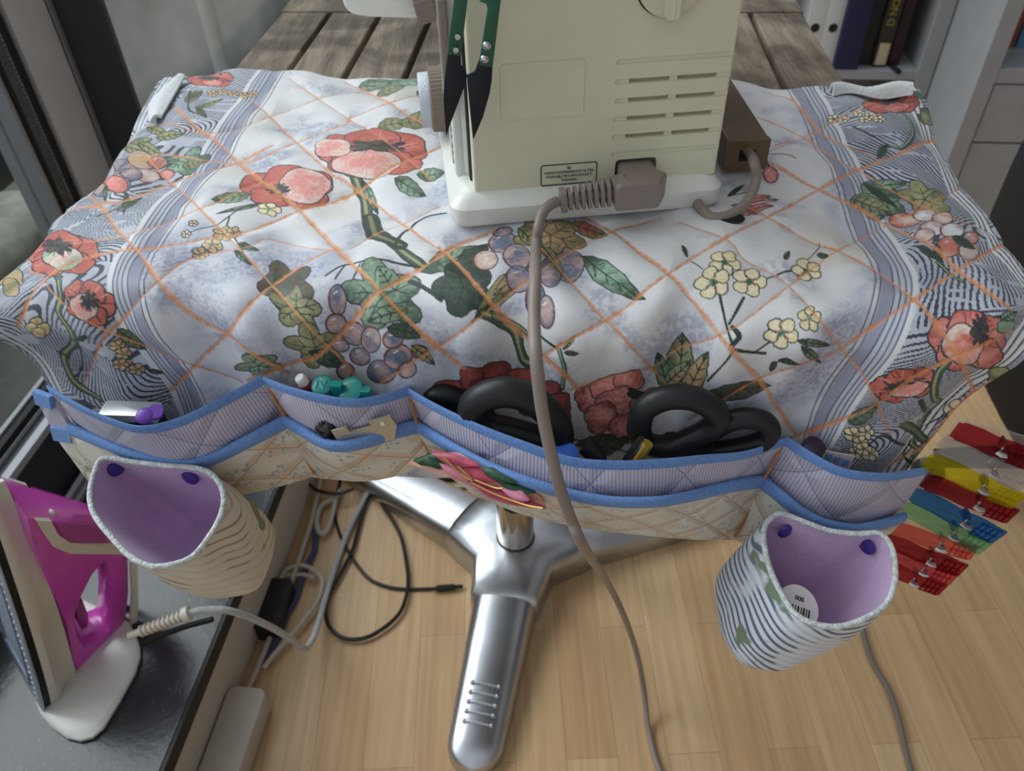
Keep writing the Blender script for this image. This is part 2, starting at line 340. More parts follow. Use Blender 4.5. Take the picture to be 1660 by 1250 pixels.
# dark red poppies at the pocket
for x,y,rx,ry in [(735,630,34,14),(770,612,26,20),(805,602,24,18),(790,628,30,18),(850,618,34,22),(885,640,26,24),(900,668,26,22),(905,650,20,14),(870,655,30,20),(825,640,28,18)]: ofl('dkred','red',ring(x,y,rx,ry,0,4,.2,20),'dark',.1)
for x,y,rx,ry in [(960,645,28,20),(985,628,30,14),(1020,620,26,16),(1000,655,36,26),(975,675,28,24),(1020,690,34,24),(1050,655,30,22),(1080,640,28,14)]: ofl('red' if y<640 else 'dkred','pink',ring(x,y,rx,ry,-20,4,.2,20),'dark',.09)
F('dark','dkgreen',ring(1035,640,20,8,20,4,.4));leaf(1000,705,930,720,22,('dkgreen','green'));leaf(1020,705,960,742,20,('dkgreen','green'))
for k in range(6): S('dkgreen',.12,[(905+k*14,700+k*5),(930+k*15,712+k*3),(960+k*14,706+k*6)])
# leaf cluster right of centre
leaf(1098,640,1107,542,44,('green','olive2'),'dkgreen');leaf(1110,645,1148,570,34,('olive','tan'),'dkgreen');leaf(1085,640,1068,575,26,('green','green2'));leaf(1078,625,1120,585,24,('green2','tan'))
leaf(1142,640,1250,628,34,('green','brown'),'dark')
# blossom sprays
twig([(1148,615),(1180,580),(1188,565),(1178,530),(1165,478)],.16);twig([(1186,565),(1240,572)],.2);twig([(1182,525),(1205,485)],.2);twig([(1187,530),(1197,545),(1186,560)],.3);twig([(1225,568),(1250,552)],.14);twig([(1240,455),(1290,440)],.14);twig([(1290,440),(1325,405),(1330,390)],.08);leaf(1270,425,1278,412,8);leaf(1325,412,1345,412,8)
twig([(1120,425),(1138,440)],.1);leaf(1106,402,1114,418,6)
fl5(1175,430,27,.8,rot=10);fl5(1155,461,29,.85,rot=40);fl5(1214,459,29,.85,rot=0);fl5(1308,438,26,.7,rot=30);fl5(1266,540,29,.85,('yel','yel2'),20);fl5(1311,518,19,1.1,rot=60)
leaf(1292,552,1342,558,12);leaf(1298,560,1330,588,14);leaf(1262,582,1296,592,8);leaf(1256,585,1250,604,10);twig([(1256,588),(1275,580),(1296,592)])
# right of machine
grape(1249,283,12,15,('red','pink'));twig([(1246,268),(1240,255),(1230,245)],.2);twig([(1240,250),(1275,252),(1290,258)],.1);twig([(1245,248),(1305,218)],.08)
for k,(x0,y0,x1,y1) in enumerate([(1185,335,1262,322),(1190,343,1255,332),(1182,348,1230,345),(1200,328,1250,318)]): leaf(x0,y0,x1,y1,12,('red','pink' if k%2 else 'pale'),'dark',1)
leaf(1180,320,1205,300,8,('dkgreen','dark'));twig([(1190,318),(1215,312)],.12)
# left border
poppy(341,131,76,26,(.1,.4,.45,.4),('coral','pink'),(0,-.1,.35,.25))
poppy(103,414,116,76,(.02,.15,.5,.5),('mint','pale'),(-.12,-.3,.34,.3))
poppy(146,492,84,70,(-.15,.3,.55,.55),('pale','pink'),(-.02,-.1,.3,.35),rot=25)
for x,y in [(345,152),(362,150),(378,152),(395,154),(410,152)]: fl5(x,y,9,.5,('yel','tan'),ctr='tan')
leaf(300,165,330,150,12,('olive','brown'));leaf(320,175,362,160,8,('olive','olive2'));leaf(318,172,335,190,10,('olive','brown'));twig([(310,150),(305,175),(325,185)],.2)
for a in [(240,208,275,220),(255,225,300,215),(210,245,250,228),(200,240,240,250),(228,235,262,250)]: leaf(*a,16,('olive','olive2'))
maple(300,262,34,16,-20,('green','mint'),'dkgreen');leaf(295,270,335,258,18,('olive','olive2'))
for x,y,rx,ry,c in [(205,272,20,12,('gpk','gbl')),(232,262,22,14,('gpk','tan')),(190,300,22,14,('gbl','gpk')),(190,302,18,12,('coral','pink')),(240,285,20,10,('gpk','pale')),(255,262,16,9,('gpk','rust')),(165,310,14,10,('gbl','gpk')),(215,285,16,9,('gbl','gpk')),(270,280,12,7,('coral','pink'))]: grape(x,y,rx,ry,c)
leaf(205,312,200,345,10,('olive','brown'));leaf(190,340,230,318,12,('olive','green'));twig([(160,352),(190,338)],.2);leaf(175,305,172,328,8)
leaf(60,385,90,375,12,('green','green2'))
ofl('green2','olive',ring(18,428,20,16,0,4,.2),'dkgreen');ofl('olive2','tan',ring(20,455,22,16,0,4,.2),'dkgreen');ofl('tan','olive',ring(22,470,14,14,0,4,.2),'dkgreen')
stem([(98,450),(100,478),(98,505),(118,535),(122,555),(105,575),(112,600),(130,625),(165,645)],.6,'green','olive2');twig([(122,550),(140,545)],.25);twig([(110,575),(95,568)],.25);twig([(130,560),(134,590),(125,610)],.14);twig([(165,560),(150,575),(155,590)],.12)
leaf(90,450,104,452,10);leaf(190,535,235,568,24,('green','olive'),'dkgreen')
for x,y in [(62,522),(52,532),(74,530),(64,538)]: ofl('yel','tan',ring(x,y,12,9,0,3,.2),'dark',.06)
for x,y in [(190,560),(200,572),(206,592),(222,598),(196,590)]: fl5(x,y,14,.7,('yel','tan'),ctr='tan')
leaf(240,600,265,605,8)
# right border
poppy(1443,172,88,34,(.2,.35,.45,.45),('pink','red'),(-.05,-.25,.35,.2))
for x,y in [(1352,190),(1368,192),(1392,184),(1410,190),(1424,196),(1402,196)]: fl5(x,y,10,.55,('yel','yel2'),ctr='olive')
stem([(1462,190),(1472,205),(1475,225),(1462,240),(1440,236)],.4,'green','mint');leaf(1436,235,1424,255,13,('dkgreen','green'));twig([(1380,205),(1420,225),(1440,236)],.2);leaf(1485,190,1495,200,12);ofl('green','olive2',ring(1502,192,14,14,0,4,.3),'dkgreen');leaf(1495,165,1478,155,10)
leaf(1398,300,1470,298,18,('green','mint'));maple(1425,325,38,22,10,('green','green2'),'dkgreen',5,.5);leaf(1385,322,1448,345,26,('green','olive2'));leaf(1400,300,1455,335,12,('green','dkgreen'));maple(1500,320,38,18,20,('olive','olive2'),'dkgreen',5,.5)
for x,y,rx,ry,c in [(1470,352,26,12,('coral','pale')),(1502,345,20,12,('gpk','white')),(1530,350,18,11,('gpk','pale')),(1512,368,20,13,('gpk','white')),(1545,372,20,13,('gpk','white')),(1500,378,16,10,('gpk','pale')),(1540,398,22,16,('gpk','coral')),(1572,405,18,14,('gpk','pale')),(1575,384,13,10,('coral','gpk'))]: grape(x,y,rx,ry,c)
leaf(1545,382,1582,402,16,('green','dkgreen'));leaf(1518,392,1524,430,14,('green','dkgreen'));leaf(1488,398,1520,420,14,('green','dkgreen'));stem([(1520,425),(1545,445),(1562,456)],.3,'green','olive2')
poppy(1568,552,126,104,(-.12,.12,.52,.62),('pale','coral'),(.3,-.25,.22,.4),('red','pink'))
poppy(1463,622,104,54,(.15,.35,.62,.42),('pale','pink'),(-.1,0,.4,.2),rot=-14)
stem([(1535,590),(1520,605),(1512,640),(1522,652),(1500,670),(1488,700),(1478,720),(1502,740),(1490,760)],.45,'green','olive2');twig([(1490,645),(1498,665)],.3);stem([(1462,685),(1480,695),(1500,715)],.6,'green','olive');twig([(1500,690),(1540,672)],.14);twig([(1475,712),(1466,740),(1480,752)],.2)
for x,y in [(1540,665),(1550,658),(1558,672),(1546,674)]: ofl('yel','yel2',ring(x,y,10,9,0,3,.2),'dark',.06)
leaf(1375,685,1425,655,22,('green','green2'),'dkgreen')
for x,y in [(1380,700),(1402,696),(1392,712),(1385,728),(1408,730),(1398,722)]: fl5(x,y,14,.8,('yel','yel2'),ctr='mint')
twig([(1410,712),(1425,702),(1440,708),(1465,720)],.2)
leaf(1620,520,1648,505,18,('green','mint'));ofl('mint','green2',ring(1630,530,16,10,0,4,.2),'green');ofl('green','olive2',ring(1620,612,18,18,0,4,.3),'dkgreen');leaf(1600,680,1630,660,16,('green','mint'))
# --- quilting rows (orange), photo positions
Q=[ # down-right
[(469,125),(560,189),(625,230),(700,290)],
[(411,162),(482,229),(540,283),(560,293),(645,354),(719,408),(760,445)],
[(283,175),(351,229),(388,263),(418,287),(486,337),(560,415),(594,450),(675,532),(712,565),(749,596)],
[(236,253),(280,297),(324,337),(385,400),(442,462),(500,530),(560,590),(600,640)],
[(135,310),(169,341),(189,371),(233,418),(256,454),(304,505),(364,545),(412,575),(470,610)],
[(20,380),(60,440),(110,500),(190,545),(283,582),(391,623)],
[(560,128),(620,160),(665,190),(722,215)],
[(712,400),(749,437),(793,488),(850,550),(877,579),(914,609),(941,636)],
[(860,385),(931,454),(982,518),(1063,606),(1090,640)],
[(940,345),(995,374),(1036,408),(1076,437),(1110,467),(1167,545),(1235,623),(1289,707)],
[(1100,358),(1181,391),(1205,418),(1279,464),(1363,565),(1414,636),(1441,704)],
[(1200,330),(1228,341),(1309,385),(1366,407),(1431,444),(1481,481),(1515,521),(1569,609),(1586,680)],
[(1252,263),(1319,300),(1387,331),(1437,358),(1505,391),(1560,440),(1640,500)],
[(1225,189),(1302,216),(1350,250),(1394,277),(1468,317),(1600,370)],
[(1250,150),(1290,165),(1340,215),(1420,250)],
# up-right
[(190,235),(263,200),(351,216),(445,186),(560,145),(617,135)],
[(110,290),(189,280),(263,248),(388,263),(479,229),(560,202),(570,189),(641,165),(700,150)],
[(100,340),(189,327),(280,293),(381,263),(440,235)],
[(120,395),(216,375),(324,337),(388,305),(430,290)],
[(24,535),(67,460),(130,420),(240,400),(388,378),(482,337),(560,317),(640,270),(720,235)],
[(135,623),(165,552),(192,525),(256,457),(307,420),(400,400),(440,385),(550,401),(607,374),(655,358),(712,331)],
[(277,636),(314,596),(364,545),(418,481),(439,461),(489,424),(540,400)],
[(400,620),(450,600),(503,585),(547,548),(620,471),(695,427),(735,400),(800,370)],
[(617,619),(709,565),(786,508),(850,455),(935,398),(995,371),(1070,351)],
[(877,579),(982,520),(1056,461),(1113,425),(1180,385),(1270,335),(1320,308),(1390,275),(1500,233),(1530,225)],
[(928,636),(1002,612),(1063,599),(1100,569),(1184,535),(1279,464),(1336,418),(1366,400),(1434,361),(1500,330),(1570,300)],
[(1120,680),(1228,619),(1302,592),(1363,565),(1471,491),(1572,424),(1640,390)],
[(1240,735),(1289,710),(1363,683),(1430,650),(1500,600),(1640,540)],
[(1250,235),(1305,215),(1350,195),(1420,160)],
[(1440,760),(1500,725),(1560,700),(1610,680)],
]
# ---------- the room: floor, sill, window wall, outside
def floor_mat():
    m = M('beech_laminate', (205, 172, 132), 0.38, spec=0.35)
    nt = m.node_tree; b = nt.nodes['Principled BSDF']
    t = N(m, 'ShaderNodeTexCoord'); mp = N(m, 'ShaderNodeMapping'); mp.inputs['Rotation'].default_value = (0, 0, math.radians(90-1.2)); mp.inputs['Scale'].default_value = (1, 1, 1)
    L(m, t.outputs['Object'], mp.inputs[0])
    br = N(m, 'ShaderNodeTexBrick'); br.offset = 0.43; br.inputs['Scale'].default_value = 1.0; br.inputs['Mortar Size'].default_value = 0.0005; br.inputs['Brick Width'].default_value = 0.43; br.inputs['Row Height'].default_value = 0.0655; br.inputs['Bias'].default_value = -0.1
    br.inputs['Color1'].default_value = (*lin((214, 182, 140)), 1); br.inputs['Color2'].default_value = (*lin((196, 158, 116)), 1); br.inputs['Mortar'].default_value = (*lin((176, 142, 108)), 1)
    L(m, mp.outputs[0], br.inputs[0])
    m2 = N(m, 'ShaderNodeMapping'); m2.inputs['Rotation'].default_value = (0, 0, math.radians(90-1.2)); m2.inputs['Scale'].default_value = (60, 3, 1); L(m, t.outputs['Object'], m2.inputs[0])
    nz = N(m, 'ShaderNodeTexNoise', Scale=1.6, Detail=6.0); L(m, m2.outputs[0], nz.inputs[0])
    rp = N(m, 'ShaderNodeValToRGB'); rp.color_ramp.elements[0].position = 0.3; rp.color_ramp.elements[0].color = (0.80, 0.78, 0.76, 1); rp.color_ramp.elements[1].position = 0.7; rp.color_ramp.elements[1].color = (1.04, 1.04, 1.05, 1); L(m, nz.outputs[0], rp.inputs[0])
    mx = N(m, 'ShaderNodeMix', data_type='RGBA', blend_type='MULTIPLY'); mx.inputs[0].default_value = 1; L(m, br.outputs[0], mx.inputs[6]); L(m, rp.outputs[0], mx.inputs[7]); L(m, mx.outputs[2], b.inputs['Base Color'])
    return m
fl = MB().box((1.2, 1.2, -0.01), (4.2, 5.6, 0.02)); structure(fl.build('floor', floor_mat(), smooth=0))
SZ = 0.140; WXS = -0.443      # height and front edge of the stone threshold
def wpt(x, y, z): return WX*x+WY*y+ZUP*z
WAX = (WX, WY, ZUP)
sill_m = M('dark_stone', (58, 61, 66), 0.22, col2=(42, 45, 50), ns=9, detail=8, bump=0.12, bs=140)
nt = sill_m.node_tree
sk = N(sill_m, 'ShaderNodeTexVoronoi', Scale=95.0); L(sill_m, N(sill_m, 'ShaderNodeTexCoord').outputs['Object'], sk.inputs[0])
rp = N(sill_m, 'ShaderNodeValToRGB'); rp.color_ramp.elements[0].position = 0.05; rp.color_ramp.elements[0].color = (0.30, 0.30, 0.30, 1); rp.color_ramp.elements[1].position = 0.11; rp.color_ramp.elements[1].color = (0, 0, 0, 1); L(sill_m, sk.outputs['Distance'], rp.inputs[0])
mx = N(sill_m, 'ShaderNodeMix', data_type='RGBA', blend_type='ADD'); mx.inputs[0].default_value = 0.45
bs_ = nt.nodes['Principled BSDF']; src = bs_.inputs['Base Color'].links[0].from_socket; L(sill_m, src, mx.inputs[6]); L(sill_m, rp.outputs[0], mx.inputs[7]); L(sill_m, mx.outputs[2], bs_.inputs['Base Color'])
structure(MB().box(wpt(WXS-0.16, 1.2, SZ-0.012), (0.32, 5.4, 0.024), WAX).build('trim_1', sill_m, smooth=0, bevel=0.002))
clad = M('warm_white_cladding', (196, 186, 174), 0.55)
structure(MB().box(wpt(WXS-0.163, 1.2, (SZ-0.024)/2), (0.32, 5.4, SZ-0.025), WAX).build('wall_left', clad, smooth=0))
edge_m = M('black_sill_edge', (30, 30, 32), 0.5)
structure(MB().box(wpt(WXS+0.0015, 1.2, SZ-0.0125), (0.004, 5.4, 0.025), WAX).build('trim_2', edge_m, smooth=0))
# window frame: profiles along the wall, anthracite; pale ledges have daylight painted in
anth = M('anthracite_frame', (62, 66, 70), 0.42, metal=0.15); alu = M('grey_aluminium', (150, 154, 160), 0.33, metal=0.25); blk = M('black_gasket', (14, 14, 16), 0.6); lit = M('pale_daylit_frame', (178, 184, 190), 0.28)
XF = float(pz(100, 809, SZ) @ WX)                        # inner face of the bottom rail
hB = float(pw(44, 733, XF)[2]); q_ = hit(33, 704, ZUP, hB); XB = float(q_ @ WX)
def railbar(n, x0, x1, z0, z1, m_, bv=0.001): structure(MB().box(wpt((x0+x1)/2, 1.2, (z0+z1)/2), (abs(x1-x0), 5.4, z1-z0), WAX).build(n, m_, smooth=0, bevel=bv))
railbar('window_1', XF, XF-0.05, SZ, hB-0.004, anth, 0.002)
railbar('trim_3', XF+0.001, XF-0.012, hB-0.012, hB, lit); railbar('trim_4', XF-0.012, XF-0.026, hB-0.014, hB-0.006, blk)  # pale ledge colour paints outside light on the rail's top
railbar('trim_5', XF-0.026, XB, hB-0.016, hB+0.002, lit); railbar('trim_6', XB, XB-0.012, hB-0.016, hB+0.012, blk); railbar('trim_16', XB-0.012, XB-0.02, hB-0.016, hB+0.016, alu)
railbar('trim_7', XF+0.034, XF+0.026, SZ, SZ+0.009, alu); railbar('trim_17', XF+0.020, XF+0.012, SZ, SZ+0.012, lit)
# sash upright and pier, placed from where they stand in the wall
def upr(name, x0, x1, y0, y1, m, bv=0.001): return structure(MB().box(wpt((x0+x1)/2, (y0+y1)/2, 1.26), (x1-x0, y1-y0, 2.2), WAX).build(name, m, smooth=0, bevel=bv))
XG = XB-0.004
def wyat(u, v, x): return float(pw(u, v, x) @ WY)
yy = [wyat(u, 200, XG) for u in (33, 41, 47, 66, 80, 84, 150, 153, 160)]
upr('window_2', XG-0.05, XG-0.004, yy[0], yy[1], alu); upr('trim_8', XG-0.05, XG-0.001, yy[1], yy[2], blk)
upr('trim_9', XG-0.05, XG, yy[2], yy[3], M('dotted_seal', (96, 98, 100), 0.7, col2=(70, 72, 74), ns=300)); upr('trim_10', XG-0.05, XG-0.002, yy[3], yy[4], blk)
upr('trim_11', XG-0.05, XG+0.002, yy[4], yy[5], alu)
upr('window_3', XG-0.06, XG, yy[5], yy[6], M('light_anodised_face', (206, 210, 218), 0.35), 0.002); upr('trim_12', XG-0.06, XG-0.003, yy[6], yy[7], blk); upr('trim_13', XG-0.06, XG+0.001, yy[7], yy[8], alu)
q = hit(232, 200, WY, yy[8]+0.001); xr = float(q @ WX); GZ0 = hB-0.01
upr('trim_14', XG-0.03, xr, yy[8]+0.001, yy[8]+0.012, anth, 0.002)
stitch = MB()
for k in range(150): stitch.box(wpt(XG+0.0006, (yy[3]*0.8+yy[2]*0.2), 0.45+k*0.006), (0.0008, 0.0008, 0.0025), WAX)
structure(stitch.build('trim_15', lit, smooth=0))
def glass():
    m = bpy.data.materials.new('window_glass'); m.use_nodes = True; nt = m.node_tree; nt.nodes.clear()
    o = nt.nodes.new('ShaderNodeOutputMaterial'); t = nt.nodes.new('ShaderNodeBsdfTransparent'); g = nt.nodes.new('ShaderNodeBsdfGlossy'); g.inputs['Roughness'].default_value = 0.02
    x = nt.nodes.new('ShaderNodeMixShader'); lw = nt.nodes.new('ShaderNodeLayerWeight'); f = nt.nodes.new('ShaderNodeMath'); f.operation = 'POWER'; f.inputs[1].default_value = 5.0; nt.links.new(lw.outputs['Facing'], f.inputs[0]); t.inputs[0].default_value = (0.9, 0.93, 0.93, 1)
    nt.links.new(f.outputs[0], x.inputs[0]); nt.links.new(t.outputs[0], x.inputs[1]); nt.links.new(g.outputs[0], x.inputs[2]); nt.links.new(x.outputs[0], o.inputs[0]); return m
gl = glass()
structure(MB().box(wpt(XG-0.03, (yy[0]-1.5)/2, (GZ0+2.4)/2), (0.006, yy[0]+1.5, 2.4-GZ0), WAX).build('window_4', gl, smooth=0))
structure(MB().box(wpt(XG-0.035, (yy[8]+3.9)/2+0.01, (GZ0+2.4)/2), (0.006, 3.9-yy[8]-0.03, 2.4-GZ0), WAX).build('window_5', gl, smooth=0))
# outside on the terrace
pav = M('wet_paving', (92, 92, 86), 0.45, col2=(64, 66, 62), ns=6, detail=6)
structure(MB().box(wpt(XG-2.32, 1.6, 0.02), (4.4, 7.4, 0.04), WAX).build('ground', pav, smooth=0))
dk = M('dark_planter_paint', (74, 75, 76), 0.7); cc = M('pale_concrete', (150, 150, 142), 0.8, col2=(120, 122, 114), ns=30)
def lump(c, size, seed, nz=0.12, n=40, m=24, ax=None, pw_=0.55):
    r = np.random.default_rng(seed); ph = r.uniform(0, 6.28, (8,)); G = []
    for i in range(m+1):
        la = -math.pi/2+math.pi*i/m; row = []
        for j in range(n):
            lo = 2*math.pi*j/n
            f = lambda x: math.copysign(abs(x)**pw_, x)
            d = np.array([f(math.cos(la))*f(math.cos(lo)), f(math.cos(la))*f(math.sin(lo)), f(math.sin(la))])
            k = 1+nz*(math.sin(3*lo+ph[0]+2*la)+math.sin(5*lo+ph[1]-3*la)*0.6+math.sin(9*lo+ph[2]+la*2)*0.35+math.sin(4*la+ph[3]))*0.4
            p = d*np.array(size)/2*k; row.append(np.array(c)+WX*p[0]+WY*p[1]+ZUP*p[2])
        G.append(row)
    return MB().loft(G)
cov = M('grey_cover_cloth', (226, 228, 230), 0.75, col2=(160, 164, 166), ns=3.5, detail=5, bump=1.0, bs=7)
tag(lump(wpt(-1.60, 2.85, 0.48), (1.2, 1.9, 0.98), 3, 0.16, 64, 40).build('furniture_cover', cov, smooth=80), 'crumpled pale grey cover over garden furniture outside the window', 'cover')
tag(lump(wpt(-1.0, 4.35, 0.45), (0.8, 0.8, 0.8), 8, 0.07).build('garden_cushion', M('dark_red_cloth', (128, 62, 70), 0.8), smooth=80), 'dark red blurred cushion outside beyond the white pole', 'cushion')
a_, b_ = pw(325, 0, -1.0), pw(372, 112, -1.0)
pole = thing('parasol_pole', 'white painted pole standing outside the window behind the quilted mat', 'pole', (a_[0], a_[1], 0.04))
pc = hit(347, 60, WX, XG-0.22)
MB().lathe([(0.021, 0.04), (0.021, 2.2)], (pc[0], pc[1], 0), n=20).build('shaft', M('white_pole_paint', (206, 210, 210), 0.5), pole)
MB().lathe([(0.12, 0.04), (0.12, 0.06), (0.03, 0.09), (0.03, 0.14)], (pc[0], pc[1], 0), n=28).build('foot_plate', M('white_pole_paint', (206, 210, 210), 0.5), pole)
pb = thing('planter_box', 'dark rectangular planter box with pale rim outside the left window', 'planter', wpt(-1.25, 0.95, 0.04))
MB().box(wpt(-1.72, 1.25, 0.56), (0.5, 1.05, 1.04), WAX).build('box', dk, pb, smooth=0, bevel=0.004)
MB().box(wpt(-1.445, 1.25, float(pw(40, 298, -1.45)[2])), (0.05, 1.05, 0.025), WAX).build('rim', cc, pb, smooth=0, bevel=0.003)
st = pw(15, 385, -0.85)
tag(lump(pz(8, 392, 0.12), (0.2, 0.34, 0.16), 5, 0.05, 20, 12, pw_=0.8).build('garden_stone', cc, smooth=60), 'pale rounded stone on the terrace just outside the glass', 'stone')
# ---------- the print painted on the cloth, in cm of cloth
STEP = 0.07
NAc = int((A1-A0)/STEP); NBc = int((B1-B0)/STEP)
ga = np.linspace(A0, A1, NAc); gb = np.linspace(B0, B1, NBc)
AA, BB = np.meshgrid(ga, gb)
def vnoise(cell, seed, sx=1.0, sy=1.0):
    r = np.random.default_rng(seed); x = (AA-A0)/cell*sx; y = (BB-B0)/cell*sy
    T = r.random((int(y.max())+3, int(x.max())+3)); xi = x.astype(int); yi = y.astype(int); fx = sstep(x-xi); fy = sstep(y-yi)
    return (T[yi, xi]*(1-fx)+T[yi, xi+1]*fx)*(1-fy)+(T[yi+1, xi]*(1-fx)+T[yi+1, xi+1]*fx)*fy
n8 = vnoise(8, 1); n3 = vnoise(3, 2); n1 = vnoise(1, 3); nf = vnoise(0.22, 4); nw = vnoise(0.16, 5); nv = rng.random(AA.shape)
def mixc(c, c2, k): return c+(np.array(c2)-c)*k[..., None]
base = np.zeros(AA.shape+(3,))+lin((218, 219, 222))
base = mixc(base, lin((176, 182, 202)), sstep((0.5*n8+0.3*n3+0.2*n1-0.40)*3.2)*0.85)
base = mixc(base, lin((150, 152, 172)), sstep((0.6*n3+0.4*n1-0.55)*4)*0.45*(nf > 0.42))
base = mixc(base, lin((138, 142, 160)), (nv*0.6+nf*0.4 > 0.66)*sstep((0.5*n3+0.5*n8-0.42)*4)*0.35)
base = mixc(base, lin((208, 200, 184)), sstep((vnoise(5, 9)-0.74)*5)*0.5)
base = mixc(base, lin((120, 126, 150)), (sstep((n3*0.5+n8*0.5-0.5)*4)*0.4)*(nw*nf > 0.34))
# borders of hatching outside the stripe bands
side = (AA < -30.9) | (AA > 22.2)
zone = np.floor((BB+40+0.5*np.abs(AA))/8.5).astype(int) % 2
ang = np.where(zone == 0, 0.55, -0.75)+0.25*np.sin(BB*0.3+AA*0.2)
ph = (AA*np.sin(ang)+BB*np.cos(ang))/0.46+0.8*n3+0.5*n1
hat = (np.sin(2*math.pi*ph) > 0.15+0.75*(vnoise(1.4, 12)-0.35)) & (vnoise(1.0, 13, 0.45, 2.0) > 0.20)
hb = mixc(np.zeros(AA.shape+(3,))+lin((196, 202, 213)), lin((156, 161, 178)), n3*0.7)
hb = np.where(hat[..., None], np.array(lin((66, 73, 90))), hb); base = np.where(side[..., None], hb, base)
def vband(a0, a1, c, wob=0.05):
    global base
    q = AA+wob*np.sin(BB*1.1+a0*3)*0.6
    k = np.clip((min((a1-a0)/2, 99)-np.abs(q-(a0+a1)/2))/STEP+0.5, 0, 1); base = mixc(base, lin(c), k)
for sgn, o in ((1, 0.0), (-1, -8.35)):
    f = lambda x, y: (min(sgn*x+o, sgn*y+o), max(sgn*x+o, sgn*y+o))
    vband(*f(20.9, 22.3), (186, 191, 206)); vband(*f(20.32, 21.0), (150, 153, 174)); vband(*f(22.12, 22.5), (216, 219, 224))
    for x in (19.85, 20.2, 21.0, 21.36, 21.7, 22.02): vband(*f(x, x+0.085), (58, 64, 80))
for x in (30.2, 30.75, 31.3): vband(x-0.35, x, (226, 228, 230)); vband(x, x+0.11, (62, 68, 82))
for x in (-41.7, -41.2): vband(x, x+0.4, (206, 211, 220)); vband(x, x+0.1, (70, 76, 92))
def window(pts, pad):
    x0, y0 = pts.min(0)-pad; x1, y1 = pts.max(0)+pad
    return (slice(max(0, int((y0-B0)/STEP)), min(NBc, int((y1-B0)/STEP)+2)), slice(max(0, int((x0-A0)/STEP)), min(NAc, int((x1-A0)/STEP)+2)))
def paint_fill(pts, c1, c2):
    s = window(pts, 0.1); X = AA[s]; Y = BB[s]
    if X.size == 0: return
    ins = np.zeros(X.shape, bool); n = len(pts)
    for i in range(n):
        (xa, ya), (xb, yb) = pts[i], pts[(i+1) % n]
        if ya == yb: continue
        ins ^= ((ya > Y) != (yb > Y)) & (X < (xb-xa)*(Y-ya)/(yb-ya)+xa)
    cx, cy = pts.mean(0); r = np.abs(pts-pts.mean(0)).max(0)+0.05
    d = np.sqrt(((X-cx)/r[0])**2+((Y-cy)/r[1])**2)
    k = np.clip(1.15-d+0.9*(n1[s]-0.5)+0.7*(nf[s]-0.5), 0, 1)
    col = mixc(np.zeros(X.shape+(3,))+lin(c1), lin(c2), k)*(0.86+0.22*nw[s])[..., None]
    base[s] = np.where(ins[..., None], col, base[s])
def seg_dist(s, p, q):
    X = AA[s]-p[0]; Y = BB[s]-p[1]; d = q-p; t = np.clip((X*d[0]+Y*d[1])/max(d @ d, 1e-9), 0, 1)
    return np.hypot(X-d[0]*t, Y-d[1]*t)
def paint_line(pts, wd, c, soft=0.02):
    for i in range(len(pts)-1):
        pq = pts[i:i+2]; s = window(pq, wd+0.2)
        if AA[s].size == 0: continue
        k = np.clip((wd/2*(0.8+0.5*n1[s])-seg_dist(s, pq[0], pq[1]))/soft*0.5+0.5, 0, 1); base[s] = mixc(base[s], lin(c), k)
for kind, c1, c2, wd, pts in IT:
    if kind == 'S' and len(pts) > 2 and pts[0] != pts[-1]: pts = cat_rom(pts, 4)
    pts = on_cloth(pts)
    if kind == 'F': paint_fill(pts, COL[c1], COL[c2])
    else: paint_line(pts, max(wd, 0.08), COL[c1])
qd = np.full(AA.shape, 3.0); og = np.array(lin((214, 146, 98)))
for i, row in enumerate(Q):
    pts = on_cloth(cat_rom(row, 4)); wq = 0.10+0.14*((i*7) % 5)/4
    if len(pts) < 2: continue
    for j in range(len(pts)-1):
        pq = pts[j:j+2]; s = window(pq, 3.0); d = seg_dist(s, pq[0], pq[1]); qd[s] = np.minimum(qd[s], d)
        zig = 0.78+0.3*np.sin((AA[s]+BB[s]*0.7)*2*math.pi/0.27)
        k = np.clip((wq*(0.55+0.9*n1[s])*zig-d)/0.06+0.5, 0, 1)*(0.50+0.42*nf[s]); base[s] = mixc(base[s], og, k)
base *= (0.965+0.05*nw)[..., None]
# relief: puffed between the rows of stitching, soft creases
disp = 0.0028*(1-np.exp(-qd/0.9))-0.0014+0.0030*(vnoise(6, 21)-0.5)+0.0016*(vnoise(2.6, 22, 1.6, 0.8)-0.5)
hangk = sstep((BB+12)/8)
disp = disp+hangk*0.0042*(vnoise(3.4, 23, 1.5, 0.35)-0.5)+0.004*(vnoise(4.5, 29, 1.0, 0.5)-0.5)*(1-hangk)
P = cloth_xyz(AA, BB); nr = np.cross(np.gradient(P, axis=1), np.gradient(P, axis=0)); nr /= np.linalg.norm(nr, axis=-1, keepdims=True)
if nr[0, 0, 2] < 0: nr = -nr
P = P+nr*disp[..., None]
def cotton(name, rough=0.62):
    m = bpy.data.materials.new(name); m.use_nodes = True; b = m.node_tree.nodes['Principled BSDF']; b.inputs['Roughness'].default_value = rough; b.inputs['Specular IOR Level'].default_value = 0.35; b.inputs['Sheen Weight'].default_value = 0.08
    t = N(m, 'ShaderNodeTexCoord'); n2 = N(m, 'ShaderNodeTexNoise', Scale=900.0, Detail=1.0); L(m, t.outputs['Object'], n2.inputs[0])
    bp = N(m, 'ShaderNodeBump', Strength=0.15, Distance=0.0006); L(m, n2.outputs[0], bp.inputs['Height']); L(m, bp.outputs[0], b.inputs['Normal'])
    return m, b
mat_cloth, b = cotton('floral_chintz', 0.5)
vc = N(mat_cloth, 'ShaderNodeVertexColor', layer_name='print'); L(mat_cloth, vc.outputs[0], b.inputs['Base Color'])
